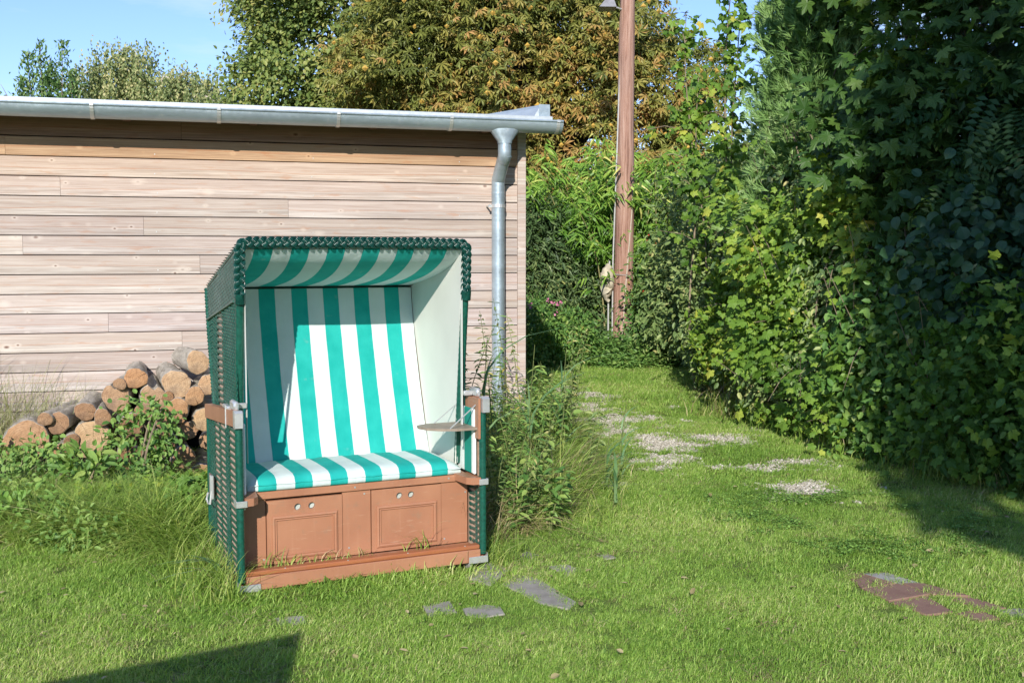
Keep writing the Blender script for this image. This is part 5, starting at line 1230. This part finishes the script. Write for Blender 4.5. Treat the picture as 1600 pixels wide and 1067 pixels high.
# dry stems, stalks and long blades poking out of the hedge foot
def blade_arrays(X, Y, H, lean, az, wd, seg=4, z0=0.):
    n = len(X); u = np.linspace(0, 1, seg+1)[None, :]; H = H[:, None]; L = (lean*H[:, 0])[:, None]
    cx = X[:, None]+np.cos(az)[:, None]*L*u**2; cy = Y[:, None]+np.sin(az)[:, None]*L*u**2; cz = z0+H*(u-.38*np.minimum(lean, 1.6)[:, None]*u**2.6)
    w = (wd[:, None]*(1-u**2.2)*.5+.0002); px_ = -np.sin(az+.6)[:, None]*w; py_ = np.cos(az+.6)[:, None]*w
    A = np.stack([cx-px_, cy-py_, cz], 2); B = np.stack([cx+px_, cy+py_, cz], 2); V = np.stack([A, B], 2).reshape(n, -1, 3)
    t = []
    for k in range(seg): a = 2*k; t += [(a, a+1, a+2), (a+1, a+3, a+2)]
    T = (np.array(t)[None]+(np.arange(n)*V.shape[1])[:, None, None]).reshape(-1, 3); return V.reshape(-1, 3), T, 2*seg
def blades(name, X, Y, H, lean, wd, mat, parent=None, kind=None, z0=0., az=None, seg=4, r=None):
    n = len(X); az = rng.uniform(0, 6.283, n) if az is None else az
    V, T, k = blade_arrays(np.asarray(X), np.asarray(Y), np.asarray(H), np.broadcast_to(lean, n).astype(float), az, np.broadcast_to(wd, n).astype(float), seg, z0)
    return np_mesh(name, V, T, mat, parent, np.repeat(rng.random(n) if r is None else r, k), kind)
HB_ = [(1.86, 10.89), (2.25, 10.05), (2.66, 8.5), (2.95, 7.67), (3.34, 7.04), (4.2, 6.0)]
def along(poly, n, jit):
    poly = np.array(poly); d = np.linalg.norm(np.diff(poly, axis=0), axis=1); c = np.concatenate([[0], np.cumsum(d)]); s = rng.uniform(0, c[-1], n)
    i = np.clip(np.searchsorted(c, s)-1, 0, len(d)-1); t = (s-c[i])/d[i]; p = poly[i]+(poly[i+1]-poly[i])*t[:, None]; nr = np.stack([-(poly[i+1]-poly[i])[:, 1], (poly[i+1]-poly[i])[:, 0]], 1); nr /= np.linalg.norm(nr, axis=1)[:, None]
    return p + nr*rng.normal(0, 1, n)[:, None]*jit + nr*(jit*1.2)
q = along(HB_, 3000, .14); blades('hedge_grass', q[:, 0], q[:, 1], rng.uniform(.08, .38, len(q)), rng.uniform(.3, 1.2, len(q)), rng.uniform(.004, .009, len(q)), M['longgrass'], kind='stuff')
q = along(HB_, 1100, .16); q[:, 0] += .15; blades('dry_grass', q[:, 0], q[:, 1], rng.uniform(.15, .7, len(q)), rng.uniform(.4, 1.3, len(q)), rng.uniform(.004, .008, len(q)), M['drygrass'], kind='stuff')
q = along(HB_[1:], 90, .12); q[:, 0] += .15; blades('reed_blades', q[:, 0], q[:, 1], rng.uniform(.5, 1.3, len(q)), rng.uniform(.4, .9, len(q)), rng.uniform(.010, .018, len(q)), M['reed'], kind='stuff', seg=6)
q = along(HB_[1:], 170, .1); b = MB()
for i in range(170):
    x, y = q[i]; h = random.uniform(.3, 1.5); a = random.uniform(0, 6.28); l = random.uniform(.1, .6); b.tube([(x+.2, y, 0), (x+.2+l*.4*math.cos(a), y-.1+l*.4*math.sin(a), h*.6), (x+.2+l*math.cos(a), y-.1+l*math.sin(a), h)], [.005, .004, .002], 4)
b.build('dead_stalks', M['twig'], None, kind='stuff')

# --- unseen tree added behind the viewpoint, outline shaped to shade hedge and lawn right
def shade_tree():
    o = empty('shade_caster_tree', (4.5, -6.2, 0)); tag(o, 'unseen tree added behind the viewpoint, its crown shaped to shade the right of the lawn', 'tree')
    n = 14000; z = rng.uniform(2.2, 15, n); y = rng.uniform(-1.3, 1.3, n)
    e = np.interp(z, [2.2, 5.2, 5.5, 6.3, 7, 12, 15], [2.9, 1.75, 1.66, 1.34, 1.48, 1.50, 2.1]) - 4.5
    e += .07*(vnoise(np.stack([z, y], 1), 2.2)-.5)*2 + .035*y/1.3
    x = e+rng.random(n)**1.25*(8.0-e-2.5)
    P = np.stack([x, y, z], 1); s = rng.uniform(.18, .34, n); leaves('crown', P, rdir(n), rdir(n), s, s*.8, T_OVAL, M['linden'], o)
    limbs(o, (0, 0, 0), [(random.uniform(-2.5, 3), random.uniform(-.8, .8), random.uniform(4, 13)) for _ in range(30)], .3, trunk_to=(0, 0, 9))
shade_tree()

# ------------------------------------------------------------------ weeds, tall grass, lawn
TUFT = bpy.data.collections.new('tuft_library')      # sources for the scattered grass, not linked to the scene
def tuft(name, V, T, r, mat):
    o = np_mesh(name, V, T, mat, None, r); COL.objects.unlink(o); TUFT.objects.link(o); return o
def tuft_set(n, nb, rad, h, lean, wd, mat, seg=2, clover=0):
    c = bpy.data.collections.new('tufts'); 
    for i in range(n):
        a = rng.uniform(0, 6.28, nb); d = rad*np.sqrt(rng.random(nb)); V, T, k = blade_arrays(np.cos(a)*d, np.sin(a)*d, rng.uniform(*h, nb), rng.uniform(*lean, nb), rng.uniform(0, 6.28, nb), rng.uniform(*wd, nb), seg)
        o = np_mesh('tuft', V, T, M[mat], None, np.repeat(np.clip(rng.random(nb)*.9, 0, 1), k)); COL.objects.unlink(o); c.objects.link(o)
    return c
def scatter(name, pts, scale, coll, kind='stuff', z=0.0, tilt=.12):
    n = len(pts); me = bpy.data.meshes.new(name); me.vertices.add(n); P = np.zeros((n, 3), np.float32); P[:, :2] = pts[:, :2]; P[:, 2] = z if pts.shape[1] < 3 else pts[:, 2]
    me.vertices.foreach_set('co', P.ravel()); a = me.attributes.new('sc', 'FLOAT', 'POINT'); a.data.foreach_set('value', np.asarray(scale, np.float32))
    a = me.attributes.new('ro', 'FLOAT_VECTOR', 'POINT'); rr = np.stack([rng.normal(0, tilt, n), rng.normal(0, tilt, n), rng.uniform(0, 6.283, n)], 1).astype(np.float32); a.data.foreach_set('vector', rr.ravel())
    o = link(name, me); o['kind'] = kind
    ng = bpy.data.node_groups.new(name, 'GeometryNodeTree'); ng.interface.new_socket('Geometry', in_out='INPUT', socket_type='NodeSocketGeometry'); ng.interface.new_socket('Geometry', in_out='OUTPUT', socket_type='NodeSocketGeometry')
    gi = ng.nodes.new('NodeGroupInput'); go = ng.nodes.new('NodeGroupOutput'); ip = ng.nodes.new('GeometryNodeInstanceOnPoints'); ci = ng.nodes.new('GeometryNodeCollectionInfo')
    ci.inputs['Collection'].default_value = coll; ci.inputs['Separate Children'].default_value = True; ci.inputs['Reset Children'].default_value = True
    s_ = ng.nodes.new('GeometryNodeInputNamedAttribute'); s_.data_type = 'FLOAT'; s_.inputs['Name'].default_value = 'sc'
    r_ = ng.nodes.new('GeometryNodeInputNamedAttribute'); r_.data_type = 'FLOAT_VECTOR'; r_.inputs['Name'].default_value = 'ro'
    e2 = ng.nodes.new('FunctionNodeEulerToRotation')
    L = ng.links.new; L(gi.outputs[0], ip.inputs['Points']); L(ci.outputs[0], ip.inputs['Instance']); ip.inputs['Pick Instance'].default_value = True
    L(r_.outputs[0], e2.inputs[0]); L(e2.outputs[0], ip.inputs['Rotation']); L(s_.outputs[0], ip.inputs['Scale']); L(ip.outputs[0], go.inputs[0])
    m = o.modifiers.new('scatter', 'NODES'); m.node_group = ng; return o

WEED_L = [(-6.5, 6.1), (-2.9, 5.75), (-2.35, 5.78), (-1.85, 5.62), (-1.60, 5.25), (-1.42, 5.0), (-1.30, 5.2), (-1.6, 6.0), (-1.7, 8.9), (-6.5, 7.5)]
WEED_R = [(-.12, 5.75), (.12, 6.1), (.38, 6.6), (.50, 7.2), (.52, 8.4), (.38, 9.6), (.30, 11.4), (.02, 11.5), (.05, 9.45), (-1.6, 8.95), (-1.6, 6.1), (-.9, 5.7)]
LAWN = [(-9, 2.2), (9, 2.2), (9, 5.0), (3.5, 6.9), (3.05, 7.6), (2.72, 8.5), (2.3, 10.0), (1.95, 10.9), (2.1, 12.5), (2.6, 15.2), (3.0, 16.0), (.0, 16.4), (-.6, 12), (.03, 11.4), (.03, 9.5), (-9, 6.9)]
def chair_local(P):
    c, s = math.cos(.4393), math.sin(.4393); x = P[:, 0]+.6816; y = P[:, 1]-5.1233; return x*c+y*s, -x*s+y*c
def lawn():
    pts = []; sc = []
    for (y0, y1, dens, s0) in ((2.3, 5.2, 800, .95), (5.2, 7.5, 560, 1.1), (7.5, 10.5, 330, 1.3), (10.5, 16.4, 160, 1.8)):
        x1 = .5*y1+1.2; n = int(dens*(y1-y0)*2*x1); P = np.stack([rng.uniform(-x1, x1, n), rng.uniform(y0, y1, n)], 1)
        ok = pip(P, LAWN) & ~pip(P, WEED_L) & (rng.random(n) < np.where(pip(P, WEED_R), .5, 1))
        ok &= (abs(P[:, 0]) < .5*P[:, 1]+.7)
        g = gravel_mask(P); pg = np.clip(1-(g+.35)*1.5, .0, 1); pg = np.where(g > .35, .10, np.maximum(pg, .16)); ok &= rng.random(n) < pg
        for m, poly, lab in PV:
            grow = (rng.random(n)-.66)*.75; c = np.mean(poly, 0)
            Q = c+(P-c)/(1+grow)[:, None]*1.0; ok &= ~(pip(Q, poly) & (rng.random(n) > .07))
        v, w = chair_local(P); ok &= ~((abs(v) < .60) & (w > .03) & (w < .76))
        P = P[ok]; s = s0*rng.uniform(.75, 1.25, len(P))*(.72+.6*vnoise(P, 1.7))
        v, w = chair_local(P); near = np.exp(-(np.maximum(abs(v)-.62, 0)**2+np.maximum(abs(w-.39)-.42, 0)**2)/.012); s *= 1+near*.9
        pts.append(P); sc.append(s)
    P = np.concatenate(pts); s = np.concatenate(sc)
    cm = vnoise(P, 1.4, 5.0)*.6+vnoise(P, 5., 9.)*.4; cl = (cm > .52) & (np.exp(-((P[:, 0]-1.9)/1.0)**2-((P[:, 1]-6.3)/1.0)**2) > .45)
    scatter('lawn_grass', P, s, tuft_set(8, 46, .055, (.013, .034), (.2, 1.4), (.0016, .0032), 'grass'))
    # flat clover and small-leaved weeds
    cc = bpy.data.collections.new('clovers')
    for i in range(4):
        k = 46; a = rng.uniform(0, 6.28, k); d = .07*np.sqrt(rng.random(k)); Q = np.stack([np.cos(a)*d, np.sin(a)*d, rng.uniform(.016, .034, k)], 1)
        V, T, m = leaf_arrays(Q, unit(rng.normal(size=(k, 3))*np.array([1, 1, .15])), unit(rng.normal(size=(k, 3))*.3+np.array([0, 0, 1])), rng.uniform(.010, .018, k), .012, T_OVAL); o = np_mesh('clover', V, T, M['clover'], None, np.repeat(rng.random(k), m)); COL.objects.unlink(o); cc.objects.link(o)
    q = P[cl & (rng.random(len(P)) < .30)]; scatter('clover_patches', q, rng.uniform(.7, 1.2, len(q)), cc)
    # straw-coloured dead blades lying in the sward
    k = rng.random(len(P)) < (.05+.25*np.clip(vnoise(P, 2.3, 3.)*2-1, 0, 1)); q = P[k]; scatter('dead_grass', q, s[k], tuft_set(4, 26, .06, (.012, .035), (1.0, 2.2), (.0016, .003), 'drygrass'))
lawn()
def longgrass():
    n = 9000; P = np.stack([rng.uniform(-6, -1.2, n), rng.uniform(4.9, 8.4, n)], 1); P = P[pip(P, WEED_L)]; d = np.clip((P[:, 1]-5.1)*1.5, .25, 1); wall = 9.5+K*P[:, 0]-P[:, 1]
    n_ = vnoise(P, 2.2); s = np.minimum((.35+1.0*n_)*d*rng.uniform(.6, 1.2, len(P)), np.maximum((1.60-.203*P[:, 1])/.42, .16)); ok = (wall > .95) & (n_ > .12); P = P[ok]; s = s[ok]
    scatter('tall_grass', P, s, tuft_set(8, 30, .07, (.12, .44), (.5, 1.7), (.0035, .009), 'longgrass', 4), tilt=.22)
    # rank seed-headed grass by the wall, left of and above the woodpile
    n = 3600; x = np.concatenate([rng.uniform(-4.6, -2.9, 2600), rng.uniform(-4.6, -2.6, 1000)]); y = 9.5+K*x-rng.uniform(.1, 1.6, n); h = rng.uniform(.35, .95, n)*np.clip(1-(x+3.9)*.45, .2, 1.1)
    back = y > 9.5+K*x-.8
    blades('rank_grass', x[back], y[back], h[back]*1.15, rng.uniform(.2, .9, back.sum()), .0042, M['seed'], kind='stuff', seg=5)
    blades('wiry_grass', x[~back], y[~back], h[~back]*.55, rng.uniform(.3, 1.2, (~back).sum()), .004, M['seed'], kind='stuff', seg=5)
    # tangle between the beach chair, wall and gravel
    n = 2600; P = np.stack([rng.uniform(-1.6, .6, n), rng.uniform(5.7, 11.4, n)], 1); P = P[pip(P, WEED_R)]; v, w = chair_local(P); P = P[~((abs(v) < .66) & (w < 1.0))]
    s = rng.uniform(.5, 1.15, len(P))*np.clip((P[:, 1]-5.6)*1.2, .4, 1); scatter('weedy_grass', P, s, tuft_set(6, 26, .08, (.16, .46), (.4, 1.6), (.003, .0065), 'longgrass', 4), tilt=.2)
    n = 2600; P = np.stack([rng.uniform(-1.6, .6, n), rng.uniform(5.7, 11.4, n)], 1); P = P[pip(P, WEED_R)]; v, w = chair_local(P); P = P[~((abs(v) < .66) & (w < 1.0))]
    scatter('dry_weed_grass', P, rng.uniform(.5, 1.2, len(P)), tuft_set(4, 10, .08, (.15, .42), (.8, 2.0), (.003, .007), 'drygrass', 4), tilt=.25)
longgrass()

def stem_plant(name, label, cat, x, y, h, mat='nettle', ln=(.05, .08), wd=.45, step=.035, lean=.15, group=None, tmpl=T_OVAL, top=.25, n_st=1, spread=.05, nparts=0, per=2, droop=.35):
    o = empty(name, (x, y, 0)); tag(o, label, cat, group); b = MB(); P = []; D = []; S_ = []
    for k in range(n_st):
        a = random.uniform(0, 6.28); l = random.uniform(.3, 1)*lean*h; hh = h*random.uniform(.75, 1.05); bx, by = random.gauss(0, spread), random.gauss(0, spread)
        pts = [np.array([bx+l*math.cos(a)*u*u, by+l*math.sin(a)*u*u, hh*u]) for u in np.linspace(0, 1, 8)]; b.tube([tuple(p) for p in pts], [.0045*(1-u)+.0015 for u in np.linspace(0, 1, 8)], 5)
        m = int(hh*(1-top)/step)
        for j in range(m):
            u = top+(1-top)*j/m; q = min(6, int(u*7)); c = pts[q]+(pts[q+1]-pts[q])*(u*7-q); az = random.uniform(0, 6.28)
            for z in range(per):
                t = az+z*6.283/per; P.append(c); D.append((math.cos(t), math.sin(t), random.uniform(-.5, .35))); S_.append(random.uniform(*ln)*(1-.45*max(0, u-.6)))
    b.build('stem', M['stem'], o, smooth=True); P = np.array(P); D = unit(np.array(D)); S_ = np.array(S_); n = len(P); N = unit(rng.normal(size=(n, 3))*.25+np.array([0, -.15, 1])); D[:, 2] -= droop*.4; D = unit(D)
    foliage(o, P, D, N, S_, S_*wd, tmpl, mat, None, nparts if nparts else 0); return o
g1 = 'weeds in the thicket beside the shed corner'
spots = []
for i in range(26):
    for _ in range(30):
        x, y = random.uniform(-.2, .5), random.uniform(5.9, 9.2)
        if pip(np.array([[x, y]]), WEED_R)[0]: break
    spots.append((x, y))
for i, (x, y) in enumerate(spots):
    stem_plant('weed_plant', 'leafy green weed among its look-alikes in the thicket between the beach chair and the gravel', 'weed', x, y, random.uniform(.45, .8) if y > 6.6 else random.uniform(.25, .5), 'nettle' if i % 3 else 'willow', (.045, .085), random.choice((.25, .42, .5)), .035, .35, g1, n_st=4, spread=.09)
stem_plant('nettle_plant', 'dense leafy nettle clump at the right foot of the beach chair', 'nettle', .06, 6.12, .42, 'nettle', (.05, .085), .55, .03, .3, n_st=12, spread=.09, nparts=60)
for (x, y, h, lab) in ((-.25, 7.6, 1.15, 'tall thin weed rising in front of the downpipe'), (.05, 8.2, 1.2, 'tall weed with small leaves at the shed corner board'), (.42, 8.6, 1.15, 'tall brownish seed stalk weed beside the gravel'), (-.33, 6.9, 1.12, 'narrow leaved weed above the right armrest of the beach chair')):
    stem_plant('tall_weed', lab, 'weed', x, y, h, 'willow' if 'brown' in lab else 'bramble', (.05, .08), .28, .03, .25, top=.3, n_st=3, spread=.05)
def reed(x, y, h, lab, n=7, lean=.7, az=None, grp=None, w=.016):
    o = empty('reed_plant', (x, y, 0)); tag(o, lab, 'reed', grp); a = rng.uniform(0, 6.28, n) if az is None else az+rng.normal(0, .5, n); z = rng.uniform(.0, .6, n)
    b = MB(); b.tube([(0, 0, 0), (.02, 0, h*.5), (.05, 0, h*.85)], [.004, .0035, .002], 5); b.build('stem', M['stem'], o)
    V, T, k = blade_arrays(np.zeros(n)+.02, np.zeros(n), rng.uniform(.35, .6, n)*h, rng.uniform(lean*.7, lean*1.4, n), a, np.full(n, w), 5); V = V.reshape(n, -1, 3); V[:, :, 2] += (z*h)[:, None]
    for i in range(n): np_mesh('leaf', V[i], T[:k], M['reed'], o, np.full(k, rng.random()))
q = np.stack([rng.normal(.45, .16, 900), rng.uniform(6.2, 9.5, 900)], 1); blades('stray_long_grass', q[:, 0], q[:, 1], rng.uniform(.06, .26, 900), rng.uniform(.5, 1.8, 900), rng.uniform(.003, .007, 900), M['longgrass'], None, 'stuff')
reed(.62, 6.65, .36, 'broad bladed reed shoot standing in the lawn right of the thicket', 9, .35, w=.022)
reed(.60, 7.1, .55, 'reed leaning over the gravel edge', 7, .9, 0.1)
reed(.75, 7.6, .62, 'thin reed shoot in front of the gravel patch', 5, .9, .3)
reed(-.20, 6.6, 1.25, 'tall reed with long arching leaves in front of the downpipe', 9, 1.0)
reed(.1, 7.2, 1.15, 'reed with drooping leaves in front of the shed corner', 9, 1.1)
reed(.35, 8.0, 1.05, 'bent reed with a yellowing leaf by the gravel', 8, 1.1)
reed(-1.38, 4.98, .26, 'flat grey green grass clump at the left front corner of the beach chair', 9, 1.9, math.pi+.2, w=.018)
# plants in front of the woodpile
bush('bramble_bush', 'leafy bramble climbing over the middle of the woodpile', 'bramble', (-2.52, 7.45, 0), [((0, 0, .34), (.20, .12, .22)), ((-.10, -.05, .22), (.17, .12, .16)), ((.10, .02, .50), (.08, .08, .08))], 90, 8, .05, T_OVAL, (.035, .065), .62, 'nettle', stems=10, lump=.3, nparts=200, shell=(.5, 1.1), r0=.006)
bush('ivy_weed', 'low leafy weeds covering the lower part of the largest log at the left edge', 'weed', (-3.5, 7.3, 0), [((0, 0, .17), (.24, .16, .13)), ((-.2, .05, .24), (.14, .12, .12)), ((.35, 0, .22), (.2, .12, .12))], 110, 9, .06, T_OVAL, (.035, .06), .62, 'nettle', stems=6, lump=.3, r0=.006)
bush('dock_plant', 'broad leaved dock plant in the grass in front of the woodpile', 'dock', (-2.72, 6.9, 0), [((0, 0, .22), (.13, .10, .13))], 20, 3, .04, T_OVAL, (.08, .12), .45, 'nettle', stems=5, nparts=60, droop=-.1, lump=.1, r0=.006)
bush('nettle_patch', 'dark leafy weed patch in the long grass at the left', 'weed', (-2.72, 6.0, 0), [((0, 0, .12), (.22, .15, .12)), ((.22, .1, .10), (.14, .12, .10))], 60, 7, .05, T_OVAL, (.03, .055), .55, 'clover', stems=0, lump=.2)
bush('mallow_plant', 'dark round leaved weed in the grass left of the beach chair', 'weed', (-1.75, 6.1, 0), [((0, 0, .22), (.2, .12, .12))], 40, 5, .05, T_LOBE3, (.04, .065), .95, 'clover', stems=4, lump=.2, r0=.005)
bush('green_weed', 'bright green weed at the left edge of the long grass', 'weed', (-2.25, 5.75, 0), [((0, 0, .10), (.28, .15, .10))], 60, 6, .05, T_OVAL, (.03, .05), .5, 'nettle', stems=0, lump=.2)
for (x, y, sc_, lab) in ((-3.05, 6.45, 1.0, 'leafy weed tuft at the far left of the long grass'), (-2.35, 6.35, .9, 'leafy weed in the middle of the long grass before the woodpile'), (-2.05, 6.75, .8, 'weed with toothed leaves below the bottom logs'), (-1.95, 5.95, .7, 'small weed near the rear wheel of the beach chair'), (-3.35, 6.9, 1.1, 'tall green weed under the largest log'), (-2.55, 7.05, .8, 'weed under the bramble at the foot of the woodpile'), (-3.0, 7.2, .9, 'tangled weed at the foot of the pale cream log')):
    bush('weed_tuft', lab, 'weed', (x, y, 0), [((0, 0, .11*sc_), (.20*sc_, .13, .12*sc_)), ((.14*sc_, .05, .08), (.12, .1, .09)), ((-.15*sc_, 0, .07), (.13, .1, .08))], 70, 7, .045, random.choice((T_OVAL, T_LOBE3)), (.025, .052), .6, random.choice(('nettle', 'bramble', 'hop')), stems=6, lump=.35, shell=(.4, 1.15), r0=.004)
# grass growing on the footboard of the chair
cs_, sn_ = math.cos(.4393), math.sin(.4393)
def cw(v, w): return (-.6816+v*cs_-w*sn_, 5.1233+v*sn_+w*cs_)
vs = np.concatenate([rng.normal(-.42, .05, 26), rng.uniform(-.36, .05, 60), rng.normal(.30, .04, 12)]); Q = np.array([cw(v, random.uniform(.07, .14)) for v in vs])
hh = np.concatenate([rng.uniform(.03, .12, 26), rng.uniform(.02, .09, 60), rng.uniform(.06, .22, 12)])
o = blades('footboard_grass', Q[:, 0], Q[:, 1], hh, rng.uniform(.3, 1.3, len(Q)), rng.uniform(.0018, .006, len(Q)), M['longgrass'], None, 'stuff', z0=.1)
q = np.array([cw(random.uniform(-.7, .72), random.uniform(-.12, -.01)) for _ in range(520)]); blades('chair_front_grass', q[:, 0], q[:, 1], rng.uniform(.02, .065, len(q)), rng.uniform(.2, 1.2, len(q)), .0032, M['longgrass'], None, 'stuff')
q = np.array([cw(-.62-abs(random.gauss(0, .10)), random.uniform(-.1, .85)) for _ in range(900)]); blades('chair_side_grass', q[:, 0], q[:, 1], rng.uniform(.06, .30, len(q)), rng.uniform(.3, 1.3, len(q)), .004, M['longgrass'], None, 'stuff')
q = np.array([cw(.64+abs(random.gauss(0, .12)), random.uniform(-.05, .85)) for _ in range(700)]); blades('chair_shadow_grass', q[:, 0], q[:, 1], rng.uniform(.04, .20, len(q)), rng.uniform(.3, 1.3, len(q)), .004, M['longgrass'], None, 'stuff')
def litter():
    n = 420; P = np.stack([rng.uniform(-3, 3, n), 2.6+rng.random(n)**1.4*11, rng.uniform(.022, .036, n)], 1); ok = pip(P[:, :2], LAWN); P = P[ok]; n = len(P); s = rng.uniform(.018, .045, n)
    leaves('fallen_leaves', P, unit(rng.normal(size=(n, 3))*np.array([1, 1, .12])), unit(rng.normal(size=(n, 3))*.3+np.array([0, 0, 1])), s, s*.6, T_OVAL, M['drygrass'], None, rng.random(n), kind='stuff')
litter()
# pebbles on the gravel bed
for i, c in enumerate(((.44, .41, .34), (.35, .32, .26), (.56, .53, .46))): M['pebble%d' % i] = simple('pebble_stone', c, .8, .2, var=.25, scale=40)
pc = bpy.data.collections.new('pebbles')
for i in range(5):
    b = MB(); rr = np.random.default_rng(i); v = [tuple(p*np.array([.011, .009, .006])*rr.uniform(.75, 1.2)) for p in unit(np.array([(x, y, z) for x in (-1, 1) for y in (-1, 1) for z in (-1, 1)], float))]; v += [(.013, 0, 0), (-.013, 0, 0), (0, .011, 0), (0, -.011, 0), (0, 0, .0075), (0, 0, -.0075)]
    f = []
    for ax, s, t in ((0, 1, 8), (0, 0, 9), (1, 1, 10), (1, 0, 11), (2, 1, 12), (2, 0, 13)):
        c = [k for k in range(8) if (k >> (2-ax)) & 1 == s]; c = [c[0], c[1], c[3], c[2]]; f += [(c[j], c[(j+1) % 4], t) for j in range(4)]
    o = b.add(v, f).build('pebble', M['pebble%d' % (i % 3)]); COL.objects.unlink(o); pc.objects.link(o)
k = rng.random(len(gravel_cells)) < .9; gp = np.repeat(gravel_cells[k], 3, 0)+rng.uniform(-.018, .018, (k.sum()*3, 2)); gp = gp[gravel_mask(gp) > -.1]
scatter('gravel_stones', gp, rng.uniform(.5, 1.25, len(gp)), pc, z=.008, tilt=.5)
